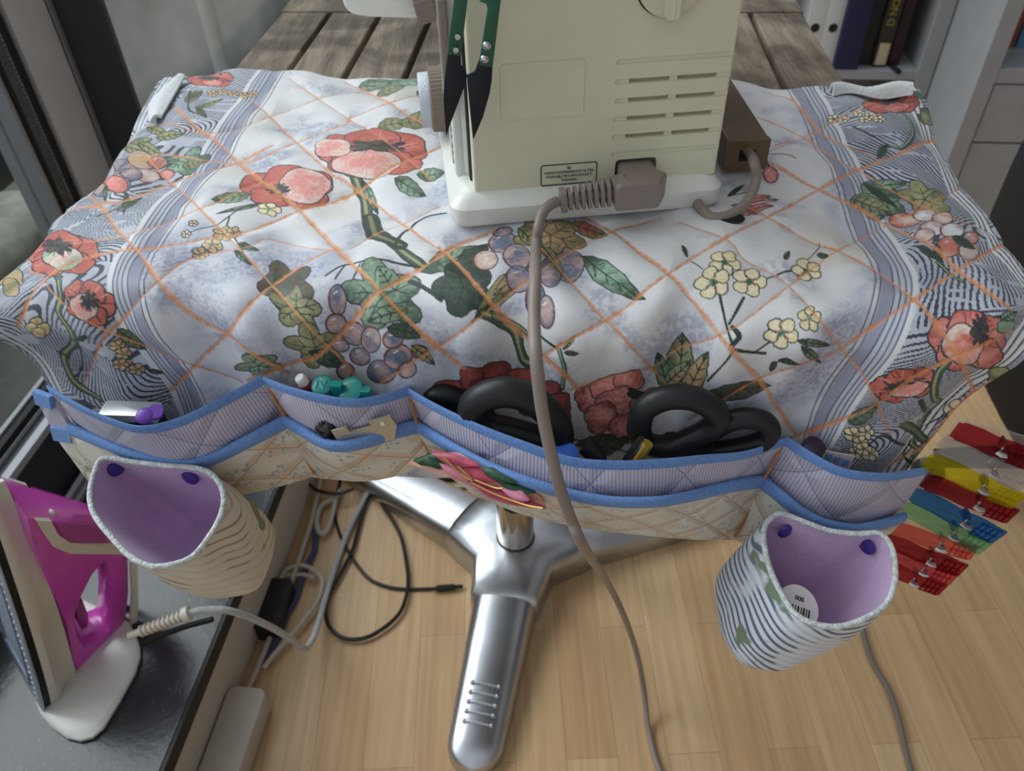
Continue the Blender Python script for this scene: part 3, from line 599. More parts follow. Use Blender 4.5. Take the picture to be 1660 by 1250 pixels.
def fast_grid(name, G, col, mat, parent, cname='print'):
    nb, na = G.shape[:2]; me = bpy.data.meshes.new(name); off = OFF.get(parent, np.zeros(3))
    me.vertices.add(nb*na); me.vertices.foreach_set('co', (G-off).reshape(-1).astype(np.float32))
    i = np.arange(nb-1)[:, None]*na+np.arange(na-1)[None]; q = np.stack([i, i+na, i+na+1, i+1], -1).reshape(-1)
    nq = (nb-1)*(na-1); me.loops.add(nq*4); me.loops.foreach_set('vertex_index', q.astype(np.int32)); me.polygons.add(nq)
    me.polygons.foreach_set('loop_start', np.arange(0, nq*4, 4, dtype=np.int32)); me.update(calc_edges=True); me.validate()
    me.polygons.foreach_set('use_smooth', np.ones(nq, bool))
    if col is not None:
        a = me.color_attributes.new(cname, 'FLOAT_COLOR', 'POINT'); a.data.foreach_set('color', np.concatenate([col, np.ones(col.shape[:2]+(1,))], -1).reshape(-1).astype(np.float32))
    me.materials.append(mat); o = bpy.data.objects.new(name, me); SC.collection.objects.link(o); o.parent = parent; OFF[o] = off; return o
mat_root = thing('quilted_mat', 'quilted floral sewing mat draped over the wooden table with blue-bound tool pockets', 'mat', tuple(TX*-0.05+TY*0.6+ZUP*0.745))
fast_grid('mat_top', P, base, mat_cloth, mat_root)
batt = M('white_batting', (222, 226, 228), 0.9, bump=0.6, bs=300)
Pb = (P-nr*0.0022)[4:-4:6, 4:-4:6]
MB().shell(Pb[::-1], 0.0018).build('batting', batt, mat_root, fixn=True, smooth=60)
# turned-back white corners at the far edge
def turned(u0, v0, u1, v1, w0, w1, name):
    p, q = pz(u0, v0, 0.752), pz(u1, v1, 0.752); G = []
    for i in range(14):
        t = i/13; c = p+(q-p)*t; row = []
        for k in range(9):
            s = k/8; row.append(c+TY*((w0+(w1-w0)*t)*s+0.002*math.sin(9*t))+ZUP*(0.006*math.sin(math.pi*s)+0.002*math.sin(7*t+s*3)))
        G.append(row)
    MB().shell(G, 0.003).build(name, batt, mat_root, smooth=60)
turned(1348, 156, 1478, 158, 0.008, 0.014, 'turned_corner')
G = []
for i in range(14):
    t = i/13; c = pz(300, 121, 0.752)*(1-t)+pz(262, 188, 0.742)*t
    G.append([c-TX*(0.004+0.020*math.sin(math.pi*(0.15+0.7*t)))*(k/8)+ZUP*(0.004*math.sin(math.pi*k/8)-0.006*k/8) for k in range(9)])
MB().shell(G, 0.003).build('turned_corner', batt, mat_root, smooth=60)
# ---------- pockets
def uvshell(G, th, name, mat, parent, us, vs, smooth=60):
    o = MB().shell(G, th).build(name, mat, parent, smooth=smooth, fixn=False)
    a, b = np.asarray(G).shape[:2]; me = o.data; uv = np.stack(np.meshgrid(us, vs), -1).reshape(-1, 2); uv = np.concatenate([uv, uv])
    ul = me.uv_layers.new(name='cloth'); vi = np.zeros(len(me.loops), np.int32); me.loops.foreach_get('vertex_index', vi); ul.data.foreach_set('uv', uv[vi].reshape(-1).astype(np.float32)); return o
def lines_node(m, uvs, ang, period, width, off=0.0):
    """thin lines across the cloth: 1 on a line"""
    mp = N(m, 'ShaderNodeMapping'); mp.inputs['Rotation'].default_value = (0, 0, math.radians(ang)); L(m, uvs, mp.inputs[0])
    sx = N(m, 'ShaderNodeSeparateXYZ'); L(m, mp.outputs[0], sx.inputs[0])
    dv = N(m, 'ShaderNodeMath', operation='MULTIPLY_ADD'); dv.inputs[1].default_value = 1/period; dv.inputs[2].default_value = off+100; L(m, sx.outputs[0], dv.inputs[0])
    fr = N(m, 'ShaderNodeMath', operation='FRACT'); L(m, dv.outputs[0], fr.inputs[0])
    sb = N(m, 'ShaderNodeMath', operation='SUBTRACT'); sb.inputs[1].default_value = 0.5; L(m, fr.outputs[0], sb.inputs[0])
    ab = N(m, 'ShaderNodeMath', operation='ABSOLUTE'); L(m, sb.outputs[0], ab.inputs[0])
    mr = N(m, 'ShaderNodeMapRange', interpolation_type='SMOOTHSTEP'); mr.inputs['From Min'].default_value = 0; mr.inputs['From Max'].default_value = width/period; mr.inputs['To Min'].default_value = 1; mr.inputs['To Max'].default_value = 0; L(m, ab.outputs[0], mr.inputs['Value'])
    return mr.outputs[0]
def mixin(m, a, col, fac, k=1.0):
    x = N(m, 'ShaderNodeMix', data_type='RGBA')
    if k != 1.0:
        mm = N(m, 'ShaderNodeMath', operation='MULTIPLY'); mm.inputs[1].default_value = k; L(m, fac, mm.inputs[0]); fac = mm.outputs[0]
    L(m, fac, x.inputs[0])
    if isinstance(a, tuple): x.inputs[6].default_value = (*lin(a), 1)
    else: L(m, a, x.inputs[6])
    if isinstance(col, tuple): x.inputs[7].default_value = (*lin(col), 1)
    else: L(m, col, x.inputs[7])
    return x.outputs[2]
def mx_max(m, a, b):
    x = N(m, 'ShaderNodeMath', operation='MAXIMUM'); L(m, a, x.inputs[0]); L(m, b, x.inputs[1]); return x.outputs[0]
def seersucker():
    m, b = cotton('lilac_seersucker'); t = N(m, 'ShaderNodeTexCoord').outputs['UV']
    st = lines_node(m, t, 2, 0.23, 0.10); q = mx_max(m, lines_node(m, t, 47, 4.4, 0.07, 0.1), lines_node(m, t, -42, 4.4, 0.07, 0.3))
    c = mixin(m, (196, 190, 208), (160, 158, 178), st); c = mixin(m, c, (92, 98, 130), q, 0.75); L(m, c, b.inputs['Base Color'])
    q2 = mx_max(m, lines_node(m, t, 47, 4.4, 0.7, 0.1), lines_node(m, t, -42, 4.4, 0.7, 0.3)); hn = N(m, 'ShaderNodeMath', operation='MULTIPLY_ADD'); hn.inputs[1].default_value = 8; L(m, q2, hn.inputs[0]); L(m, st, hn.inputs[2])
    bp = N(m, 'ShaderNodeBump', Strength=0.6, Distance=-0.0004); L(m, hn.outputs[0], bp.inputs['Height']); L(m, bp.outputs[0], b.inputs['Normal']); return m
def sprigged():
    m, b = cotton('cream_sprigged_cotton'); t = N(m, 'ShaderNodeTexCoord').outputs['UV']
    nz = N(m, 'ShaderNodeTexNoise', Scale=0.35, Detail=3.0); L(m, t, nz.inputs[0]); rp = N(m, 'ShaderNodeValToRGB'); rp.color_ramp.elements[0].position = 0.52; rp.color_ramp.elements[1].position = 0.62; L(m, nz.outputs[0], rp.inputs[0])
    c = mixin(m, (214, 212, 202), (198, 172, 140), rp.outputs[0], 0.55)
    vo = N(m, 'ShaderNodeTexVoronoi', Scale=0.62); L(m, t, vo.inputs[0]); v2 = N(m, 'ShaderNodeTexVoronoi', Scale=2.6, Randomness=0.7); L(m, t, v2.inputs[0])
    ra = N(m, 'ShaderNodeMapRange', interpolation_type='SMOOTHSTEP'); ra.inputs['From Min'].default_value = 0.42; ra.inputs['From Max'].default_value = 0.5; ra.inputs['To Min'].default_value = 1; ra.inputs['To Max'].default_value = 0; L(m, vo.outputs['Distance'], ra.inputs['Value'])
    rb = N(m, 'ShaderNodeMapRange', interpolation_type='SMOOTHSTEP'); rb.inputs['From Min'].default_value = 0.30; rb.inputs['From Max'].default_value = 0.40; rb.inputs['To Min'].default_value = 1; rb.inputs['To Max'].default_value = 0; L(m, v2.outputs['Distance'], rb.inputs['Value'])
    mu = N(m, 'ShaderNodeMath', operation='MULTIPLY'); L(m, ra.outputs[0], mu.inputs[0]); L(m, rb.outputs[0], mu.inputs[1]); c = mixin(m, c, (124, 156, 188), mu.outputs[0], 0.8)
    q = mx_max(m, lines_node(m, t, 52, 3.3, 0.12, 0.1), lines_node(m, t, -50, 3.3, 0.12, 0.3)); c = mixin(m, c, (196, 140, 84), q, 0.9); L(m, c, b.inputs['Base Color'])
    q2 = mx_max(m, lines_node(m, t, 52, 3.3, 0.6, 0.1), lines_node(m, t, -50, 3.3, 0.6, 0.3)); bp = N(m, 'ShaderNodeBump', Strength=0.7, Distance=-0.003); L(m, q2, bp.inputs['Height']); L(m, bp.outputs[0], b.inputs['Normal']); return m
seer = seersucker(); sprig = sprigged()
bind = M('cornflower_binding', (108, 148, 208), 0.7, col2=(96, 134, 194), ns=400, bump=0.3, bs=600, sheen=0.1)
stitchm = M('pale_stitching', (150, 178, 220), 0.8)
YB = 0.384
def crv(pts): return [pf(u, v, YB-o) for u, v, o in pts]
TOPS = [[(88, 634, .010), (130, 659, .025), (180, 682, .036), (235, 697, .042), (290, 688, .036), (345, 664, .026), (392, 640, .012), (429, 618, .002)],
 [(434, 620, .002), (480, 638, .014), (530, 651, .020), (580, 656, .020), (625, 648, .012), (661, 637, .002)],
 [(667, 638, .002), (710, 664, .018), (780, 699, .035), (850, 727, .045), (920, 751, .050), (990, 758, .050), (1060, 756, .045), (1130, 748, .035), (1200, 740, .020), (1266, 718, .002)],
 [(1274, 719, .002), (1310, 743, .014), (1360, 768, .022), (1420, 776, .020), (1460, 772, .010), (1496, 765, .003)]]
LOWS = [[(118, 694, .014), (169, 716, .026), (219, 735, .035), (287, 749, .038), (337, 744, .035), (405, 712, .024), (462, 682, .008)],
 [(467, 682, .008), (494, 698, .018), (521, 714, .026), (552, 721, .030), (594, 714, .026), (639, 699, .014), (673, 690, .006)],
 [(680, 690, .006), (725, 718, .028), (786, 751, .048), (854, 778, .060), (921, 798, .064), (989, 810, .064), (1056, 811, .060), (1108, 804, .048), (1184, 786, .026), (1232, 779, .006)],
 [(1238, 780, .006), (1260, 798, .018), (1300, 830, .028), (1339, 848, .032), (1384, 855, .030), (1427, 848, .022), (1459, 838, .010)]]
HEMS = [[(150, 778, .006), (215, 800, .012), (300, 806, .016), (390, 796, .016), (450, 784, .014), (508, 768, .004)],
 [(511, 769, .004), (545, 772, .010), (590, 774, .014), (640, 766, .010), (700, 744, .002)],
 [(704, 745, .002), (760, 787, .020), (820, 817, .028), (870, 833, .030), (950, 850, .030), (1040, 861, .026), (1130, 869, .016), (1189, 870, .004)],
 [(1193, 871, .004), (1230, 884, .014), (1300, 896, .018), (1370, 892, .014), (1440, 860, .004)]]
def resamp(C, n):
    C = np.array(cat_rom(C, 12)); d = np.r_[0, np.cumsum(np.linalg.norm(np.diff(C, axis=0), axis=1))]; t = np.linspace(0, d[-1], n)
    return np.stack([np.interp(t, d, C[:, k]) for k in range(3)], -1), d[-1]
def pocket(top, bot, mat, name, belly, u0):
    n = 90; T, w = resamp(top, n); B, _ = resamp(bot, n); m = 22; G = []
    for i in range(m):
        t = i/(m-1); s = np.sin(np.linspace(0, math.pi, n))
        row = T*(1-t)+B*t-TY[None]*(belly*math.sin(math.pi*t)*s**0.7)[:, None]
        rip = 0.0016*np.sin(np.linspace(0, w/0.018, n)+3*t)*math.sin(math.pi*t)*s; row = row-TY[None]*rip[:, None]
        G.append(row)
    h = np.linalg.norm(T[n//2]-B[n//2])
    return uvshell(np.array(G), 0.003, name, mat, mat_root, np.linspace(0, w*100, n)+u0, np.linspace(0, h*100, m))
def binding(top, body_dir_pts, hh=0.0074, tt=0.0018, lower=False):
    C, w = resamp(top, 70); D, _ = resamp(body_dir_pts, 70); rings = []
    for i, p in enumerate(C):
        t = unit(C[min(i+1, 69)]-C[max(i-1, 0)]); dn = unit(D[i]-p); nn = unit(np.cross(t, dn)); 
        if nn @ TY > 0: nn = -nn
        dn = unit(dn-t*(dn @ t)); rings.append([p+dn*hh*math.cos(a)*(1 if math.cos(a) < 0 else 1.0)+nn*(tt*math.sin(a)*1.0+0.0012) for a in np.linspace(0, 2*math.pi, 15)[:-1]])
    b = MB().loft(rings).build('binding', bind, mat_root, smooth=60)
    if not lower:
        s = MB()
        for i in range(69):
            for k in (0.15, 0.65):
                p = C[i]*(1-k)+C[i+1]*k; t = unit(C[i+1]-C[i]); dn = unit(D[i]-p); nn = unit(np.cross(t, dn)); nn = -nn if nn @ TY > 0 else nn
                s.box(p+dn*(hh*0.62)+nn*(tt*0.95+0.0006), (0.0016, 0.0006, 0.0006), (t, dn, nn))
        s.build('stitching', stitchm, b, smooth=0)
    return b
for i in range(4):
    T, Lw, Hm = crv(TOPS[i]), crv(LOWS[i]), crv(HEMS[i])
    inner = [p+TY*(0.012)-ZUP*0.022 for p in Lw]
    pocket(T, inner, seer, 'upper_pocket', 0.004, i*11.3); pocket(Lw, Hm, sprig, 'lower_pocket', 0.003, i*13.7)
    binding(T, inner); binding(Lw, Hm, 0.0060, 0.0034, True)
# side pleats where the pockets end on the left, and seams between pockets
def strip(pa, pb_, pc_, pd, mat, name, th=0.003, n=10, uv0=0):
    G = [[np.array(pa)*(1-s)*(1-t)+np.array(pb_)*s*(1-t)+np.array(pc_)*s*t+np.array(pd)*(1-s)*t for s in np.linspace(0, 1, n)] for t in np.linspace(0, 1, n)]
    w = np.linalg.norm(np.array(pb_)-pa)*100; h = np.linalg.norm(np.array(pd)-pa)*100
    return uvshell(np.array(G), th, name, mat, mat_root, np.linspace(0, w, n)+uv0, np.linspace(0, h, n))
q = lambda u, v, o: pf(u, v, YB-o)
strip(q(62, 640, .003), q(90, 642, .010), q(122, 695, .012), q(92, 695, .003), seer, 'pocket_pleat'); strip(q(92, 700, .004), q(120, 702, .014), q(185, 790, .012), q(152, 782, .004), sprig, 'pocket_pleat')
for a, b in (((60, 630), (88, 640)), ((88, 688), (120, 694))):
    strip(q(*a, .005), q(*b, .013), q(b[0]+3, b[1]+20, .013), q(a[0]+6, a[1]+21, .005), bind, 'binding', 0.004)
seam = M('orange_seam_thread', (176, 120, 78), 0.8)
for a, b, c in (((431, 614), (465, 680), (510, 768)), ((664, 634), (677, 688), (702, 744)), ((1270, 714), (1236, 780), (1191, 870))):
    s = MB()
    for p, r in ((a, b), (b, c)): s.tube(cat_rom([q(*p, .004), (q(*p, .004)+q(*r, .008))/2-TY*0.002, q(*r, .010)], 6), 0.0011, 6)
    s.build('seam', seam, mat_root)
# the embroidered flower on the lower pocket
rose = M('rose_satin', (190, 74, 98), 0.35, col2=(160, 50, 78), ns=120, sheen=0.3); roseL = M('pale_rose_satin', (222, 140, 170), 0.3, ns=120); leafm = M('dark_green_satin', (44, 84, 58), 0.4, col2=(30, 64, 44), ns=150); gold = M('gold_thread', (214, 170, 96), 0.35, metal=0.4); nude = M('flesh_satin_edge', (214, 160, 140), 0.5)
emb = MB(); 
def patch(pts, mat, name, lift, parent):
    P3 = [pf(u, v, YB-0.036-lift-0.00018*max(0, u-700)*(1 if u < 860 else 0.9)) for u, v in pts]; c = np.mean(P3, axis=0); n = len(P3)
    mb = MB(); top = [c-TY*0.0035]+[c+(p-c)*0.6-TY*0.0028 for p in P3]+P3; bk = [p+TY*0.002 for p in P3]
    fs = [(0, 1+i, 1+(i+1) % n) for i in range(n)]+[(1+i, 1+n+i, 1+n+(i+1) % n, 1+(i+1) % n) for i in range(n)]+[(1+n+i, 1+2*n+i, 1+2*n+(i+1) % n, 1+n+(i+1) % n) for i in range(n)]+[tuple(range(1+2*n, 1+3*n))[::-1]]
    return mb.add(top+bk, fs).build(name, mat, parent, smooth=70)
app = patch([(663, 752), (690, 738), (740, 737), (790, 752), (860, 790), (880, 812), (885, 826), (850, 822), (800, 806), (750, 782), (700, 758)], nude, 'flower_patch', 0.0, mat_root)
patch([(670, 748), (690, 740), (712, 742), (728, 758), (718, 760), (696, 752)], leafm, 'leaf', .003, app); patch([(690, 738), (722, 735), (740, 748), (715, 750)], leafm, 'leaf', .003, app)
patch([(776, 758), (800, 762), (838, 783), (805, 778)], leafm, 'leaf', .004, app); patch([(800, 775), (830, 785), (868, 800), (830, 798)], leafm, 'leaf', .004, app)
patch([(698, 734), (740, 739), (776, 755), (750, 756), (718, 748)], rose, 'petal', .006, app); patch([(740, 752), (776, 760), (808, 782), (782, 784), (752, 770)], rose, 'petal', .006, app)
patch([(706, 744), (742, 760), (768, 782), (744, 776), (716, 758)], roseL, 'petal', .005, app); patch([(748, 774), (790, 790), (830, 803), (884, 825), (838, 820), (782, 802)], rose, 'petal', .006, app); patch([(810, 790), (846, 800), (858, 812), (830, 806)], roseL, 'petal', .007, app)
g = MB()
for pts in ([(714, 738), (730, 752), (746, 768), (766, 780)], [(742, 756), (756, 768), (764, 776)], [(770, 778), (800, 790), (815, 792)], [(764, 782), (800, 800), (850, 818), (880, 824)]):
    g.tube(cat_rom([pf(u, v, YB-0.047-0.00018*max(0, u-700)) for u, v in pts], 6), 0.0006, 5)
g.build('gold_stitching', gold, app)
# ---------- thread catcher cups hanging from the pockets
def cup_mat(name, c1, c2, c3, e0=0.25, e1_=0.45):
    m, b = cotton(name); t = N(m, 'ShaderNodeTexCoord').outputs['Object']
    mp = N(m, 'ShaderNodeMapping'); mp.inputs['Rotation'].default_value = (0.5, 0.9, 0.3); L(m, t, mp.inputs[0])
    w_ = N(m, 'ShaderNodeTexWave', Scale=52.0, Distortion=16.0, Detail=1.0); w_.inputs['Detail Scale'].default_value = 0.35; L(m, mp.outputs[0], w_.inputs[0])
    rp = N(m, 'ShaderNodeValToRGB'); rp.color_ramp.elements[0].position = e0; rp.color_ramp.elements[1].position = e1_; L(m, w_.outputs['Fac'], rp.inputs[0])
    nz = N(m, 'ShaderNodeTexNoise', Scale=22.0, Detail=2.0); L(m, t, nz.inputs[0]); r2 = N(m, 'ShaderNodeValToRGB'); r2.color_ramp.elements[0].position = 0.46; r2.color_ramp.elements[1].position = 0.52; L(m, nz.outputs[0], r2.inputs[0])
    n3_ = N(m, 'ShaderNodeTexNoise', Scale=31.0, Detail=3.0); L(m, mp.outputs[0], n3_.inputs[0]); r3 = N(m, 'ShaderNodeValToRGB'); r3.color_ramp.elements[0].position = 0.60; r3.color_ramp.elements[1].position = 0.64; L(m, n3_.outputs[0], r3.inputs[0])
    c = mixin(m, c2, c1, rp.outputs[0]); c = mixin(m, c, c1, r2.outputs[0], 0.8); c = mixin(m, c, c3, r3.outputs[0]); L(m, c, b.inputs['Base Color']); return m
lilac = M('lilac_felt', (202, 174, 210), 0.85, col2=(188, 160, 198), ns=30, bump=0.4, bs=220, sheen=0.4); edging = M('pale_frayed_edge', (216, 222, 226), 0.8, col2=(176, 182, 176), ns=260, bump=0.8, bs=500); snapm = M('violet_snap', (64, 44, 128), 0.4)
def cup(rim, depth, shift, mat, label, snaps, seed, squash=0.9):
    R0 = np.array(cat_rom(rim, 6, closed=True)); c = R0.mean(0); n = len(R0); r_ = np.random.default_rng(seed); ph = r_.uniform(0, 6, 4)
    root = thing('thread_catcher', label, 'fabric cup', c+np.array(shift)-ZUP*depth, 'fabric cups under the pockets')
    def rings(inset, dd, k0):
        out = []
        for i in range(15):
            t = i/14; k = (1-inset)*(1+0.10*math.sin(math.pi*t)*k0)*(1 if t < 0.8 else 1-(t-0.8)*0.9); ring = []
            for j, p in enumerate(R0):
                a = 2*math.pi*j/n; wob = 1+0.05*math.sin(3*a+ph[0]+3*t)*t+0.03*math.sin(5*a+ph[1]-4*t)*t
                zz = -dd*t+(p[2]-c[2])*(1-t); d = (p-c); ring.append(c+np.array([d[0], d[1], 0])*k*wob*(1-(1-squash)*t)+np.array(shift)*t+ZUP*zz)
            out.append(ring)
        return out
    o = rings(0, depth, 1); b = MB(); b.loft(o, cap=False); b.f.append(tuple(range((len(o)-1)*n, len(o)*n))); ob = b.build('outer_fabric', mat, root, smooth=60)
    i_ = rings(0.055, depth-0.004, 0.9); b = MB(); b.loft(i_, cap=False); b.f.append(tuple(range((len(i_)-1)*n, len(i_)*n))); b.build('lining', lilac, root, smooth=60)
    e = MB().tube([c+(p-c)*0.972+ZUP*0.0006 for p in R0], 0.0019, 8, closed=True).build('rim', edging, root, smooth=70)
    for (u, v, ax_) in snaps:
        s = pz(u, v, c[2]-0.012); j = int(np.argmin([np.linalg.norm(s-np.array(p)) for p in i_[2]])); p = np.array(i_[2][j]); nn = unit(np.array([c[0]-p[0], c[1]-p[1], 0])); tt = np.cross(ZUP, nn)
        MB().lathe([(0.0, 0.0022), (0.004, 0.002), (0.0058, 0.001), (0.0062, -0.001)], p+nn*0.0016, (tt, ZUP, nn), 20).build('snap', snapm, root)
    return root, c
ZL = 0.655
cupL = [(166, 742), (215, 748), (268, 754), (318, 758), (345, 768), (362, 790), (366, 815), (358, 845), (338, 878), (315, 905), (285, 918), (245, 922), (210, 905), (178, 872), (152, 838), (143, 805), (150, 768)]
cupR = [(1248, 838), (1266, 832), (1310, 848), (1345, 860), (1390, 865), (1425, 864), (1444, 880), (1453, 910), (1452, 950), (1436, 985), (1400, 1008), (1358, 1020), (1315, 1014), (1284, 995), (1262, 960), (1246, 925), (1236, 885), (1236, 855)]
cupl, cl_c = cup([pz(u, v, ZL-0.00008*(v-742)) for u, v in cupL], 0.078, TX*0.020+TY*0.018, cup_mat('beige_floral_print', (206, 200, 184), (170, 140, 108), (120, 122, 92), 0.08, 0.22), 'left lilac-lined fabric cup hanging beside the pink iron', [(190, 758, .33), (322, 772, .33)], 2)
cupr, cr_c = cup([pz(u, v, 0.622-0.00008*(v-832)) for u, v in cupR], 0.088, TX*-0.026+TY*0.006, cup_mat('blue_hatched_print', (206, 212, 222), (96, 106, 126), (112, 130, 108)), 'right lilac-lined fabric cup holding a white spool beside the plastic clips', [(1270, 845, .32), (1410, 872, .32)], 5)
# spool in the right cup
spm = M('white_card', (226, 224, 222), 0.5); ink = M('black_ink', (22, 22, 26), 0.6)
sc_ = pz(1294, 984, 0.590); e3 = unit(np.array([0.25, -0.35, 0.9])); e1 = unit(np.cross(np.array([0.25, 1.0, 0]), e3)); e2 = np.cross(e3, e1)
sp_ = thing('thread_spool', 'white spool end with a barcode lying inside the right fabric cup', 'spool', sc_-e3*0.03)
MB().lathe([(0.0, -0.032), (0.0145, -0.032), (0.0145, -0.029), (0.011, -0.027), (0.011, -0.003), (0.0145, -0.002), (0.0145, 0), (0.0, 0)], sc_, (e1, e2, e3), 40).build('reel', spm, sp_)
lb = MB()
for k, (x, w_) in enumerate([(-.004, .0008), (-.002, .0005), (0, .0011), (.0022, .0005), (.004, .0012), (.006, .0006), (.0078, .001)]): lb.box(sc_+e1*x-e2*0.003+e3*0.0003, (w_*0.85, 0.007, 0.0003), (e1, e2, e3))
lb.build('barcode', ink, sp_, smooth=0); text_part('000', 0.0044, sc_+e2*0.0055+e3*0.0002, e1, e2, 'lettering', ink, sp_)
# ---------- quilting clips along the right-hand hem
CLIPS = [((1547, 691), (1672, 734), (150, 26, 38), 'dark red see-through clip, uppermost of the row', 'darkred'), ((1527, 716), (1662, 772), (206, 204, 204), 'colourless see-through clip between the top red and the yellow clip', 'clear'),
 ((1500, 741), (1650, 800), (214, 204, 30), 'yellow see-through clip on the right hem', 'yellow'), ((1498, 774), (1640, 824), (128, 24, 34), 'dark red see-through clip between the yellow and the blue clip', 'darkred'),
 ((1476, 794), (1618, 858), (30, 100, 196), 'blue see-through clip on the right hem', 'blue'), ((1460, 816), (1596, 876), (120, 196, 150), 'pale green see-through clip below the blue clip', 'green'),
 ((1440, 850), (1578, 884), (232, 92, 92), 'coral pink see-through clip below the green clip', 'coral'), ((1426, 868), (1560, 912), (120, 22, 32), 'dark red see-through clip below the coral clip', 'darkred'),
 ((1420, 888), (1546, 926), (214, 70, 84), 'pinkish red see-through clip between the two lowest dark red clips', 'rose'), ((1408, 902), (1528, 944), (124, 22, 32), 'dark red see-through clip, lowest of the row', 'darkred')]
steel = M('bright_steel', (206, 206, 208), 0.22, metal=1.0); clearp = clear_plastic('colourless_plastic', (238, 238, 238), 0.08, 0.12); pm = {}
for k, (p, q2, col, lab, key) in enumerate(CLIPS):
    a = pf(p[0], p[1], 0.377+0.0022*k); b_ = pf(q2[0], q2[1], 0.362+0.0022*k); ln = np.linalg.norm(b_-a); e1 = (b_-a)/ln
    up = unit(ZUP-e1*(ZUP @ e1)); nn = unit(np.cross(e1, up)); nn = -nn if nn @ TY > 0 else nn       # nn faces the room
    if key not in pm: pm[key] = clear_plastic(key+'_plastic', col, 0.1, 0.10 if key != 'clear' else 0.15)
    r = thing('quilting_clip', lab, 'clip', (a+b_)/2, 'plastic quilting clips on the mat hem'); W = 0.0150
    def arm(sign, mat, name, jaw, parent=r):
        G = []
        for i in range(25):
            t = i/24; off = sign*(0.0022+0.0030*math.exp(-((t-0.55)/0.18)**2)+0.0045*sstep(np.array((t-0.6)/0.4)))
            if t < jaw: off = sign*0.0014
            G.append([a+e1*(ln*t)+up*(W/2*s)*(1 if t > 0.06 else 0.8)+nn*float(off) for s in np.linspace(-1, 1, 5)])
        return MB().shell(G, 0.0018).build(name, mat, parent, smooth=50)
    ar = arm(1, pm[key], 'upper_jaw', 0.0); lr = arm(-1, clearp if key != 'clear' else pm[key], 'lower_jaw', 0.0)
    rb = MB()
    for t in (0.74, 0.80, 0.86, 0.92): rb.box(a+e1*(ln*t)+nn*(0.0088+0.004*(t-0.7)), (0.0010, W*0.8, 0.0010), (e1, up, nn))
    for s in (-0.45, 0, 0.45): rb.box(a+e1*(ln*0.84)+up*(W*s)+nn*0.0088, (ln*0.24, 0.0008, 0.001), (e1, up, nn))
    rb.build('grip_ribs', pm[key], ar, smooth=0)
    MB().tube([a+e1*(ln*0.58)+nn*0.0100, a+e1*(ln*0.60)+nn*0.0110, a+e1*(ln*0.66)+nn*0.0100], 0.0034, 8, up=up, flat=0.0012).build('spring', steel, r, smooth=40)
    sg = MB(); sg.loft([[a+e1*(ln*(0.6+0.045*math.cos(x)))+nn*(0.0092*math.sin(x)*0.62+0.003)+up*s for x in np.linspace(-1.9, 1.9, 12)] for s in (-0.0036, 0.0036)], closed=False, cap=False); sg.build('spring_loop', steel, r, smooth=60)
# ---------- wooden slatted table on a star base
wood = M('weathered_oak', (150, 138, 122), 0.8, col2=(92, 82, 72), ns=7, detail=8, stretch=(9, 1.2, 4), bump=0.7, bs=30, ramp=(0.3, 0.7))
nt = wood.node_tree; b = nt.nodes['Principled BSDF']; src = b.inputs['Base Color'].links[0].from_socket
kn = N(wood, 'ShaderNodeTexNoise', Scale=9.0, Detail=7.0, Distortion=1.6); L(wood, N(wood, 'ShaderNodeTexCoord').outputs['Object'], kn.inputs[0])
kr = N(wood, 'ShaderNodeValToRGB'); kr.color_ramp.elements[0].position = 0.42; kr.color_ramp.elements[0].color = (0.45, 0.42, 0.38, 1); kr.color_ramp.elements[1].position = 0.6; kr.color_ramp.elements[1].color = (1.1, 1.08, 1.06, 1); L(wood, kn.outputs[0], kr.inputs[0])
mx = N(wood, 'ShaderNodeMix', data_type='RGBA', blend_type='MULTIPLY'); mx.inputs[0].default_value = 0.8; L(wood, src, mx.inputs[6]); L(wood, kr.outputs[0], mx.inputs[7]); L(wood, mx.outputs[2], b.inputs['Base Color'])
TAX = (TX, TY, ZUP)
def tpt(x, y, z): return TX*x+TY*y+ZUP*z
XL, XR, YN, YF = -0.351, 0.262, 0.408, 1.035
tab = thing('slatted_table', 'weathered wooden slatted table on a polished star foot under the quilted mat', 'table', tpt(-0.045, 0.72, 0))
NS = 10; pw1 = (XR-XL)/NS
for k in range(NS):
    x0 = XL+k*pw1; MB().box(tpt(x0+pw1/2, (YN+YF-0.055)/2, 0.731), (pw1-0.0065, YF-0.055-YN, 0.018), TAX).build('slat', wood, tab, smooth=0, bevel=0.0018)
MB().box(tpt((XL+XR)/2, YF-0.026, 0.731), (XR-XL, 0.05, 0.018), TAX).build('end_board', wood, tab, smooth=0, bevel=0.0018)
dkst = M('dark_steel', (40, 40, 42), 0.5, metal=0.5)
fr = MB(); fr.box(tpt((XL+XR)/2, YN+0.04, 0.711), (XR-XL-0.05, 0.03, 0.02), TAX); fr.box(tpt((XL+XR)/2, YF-0.05, 0.711), (XR-XL-0.05, 0.03, 0.02), TAX); fr.box(tpt(XL+0.04, 0.72, 0.711), (0.03, 0.55, 0.019), TAX); fr.box(tpt(XR-0.04, 0.72, 0.711), (0.03, 0.55, 0.019), TAX); fr.box(tpt((XL+XR)/2, 0.72, 0.700), (0.30, 0.30, 0.012), TAX); fr.build('under_frame', dkst, tab, smooth=0)
chrome = M('polished_cast_aluminium', (206, 210, 218), 0.33, metal=1.0, col2=(176, 178, 182), ns=14, bump=0.10, bs=22); chrome2 = M('brushed_tube', (214, 206, 196), 0.16, metal=1.0)
HUB = pz(836, 872, 0.06); HUB[2] = 0
MB().lathe([(0.0, 0.062), (0.0275, 0.063), (0.0275, 0.69), (0.05, 0.694), (0.0, 0.694)], HUB, n=48).build('column', chrome2, tab, smooth=40)
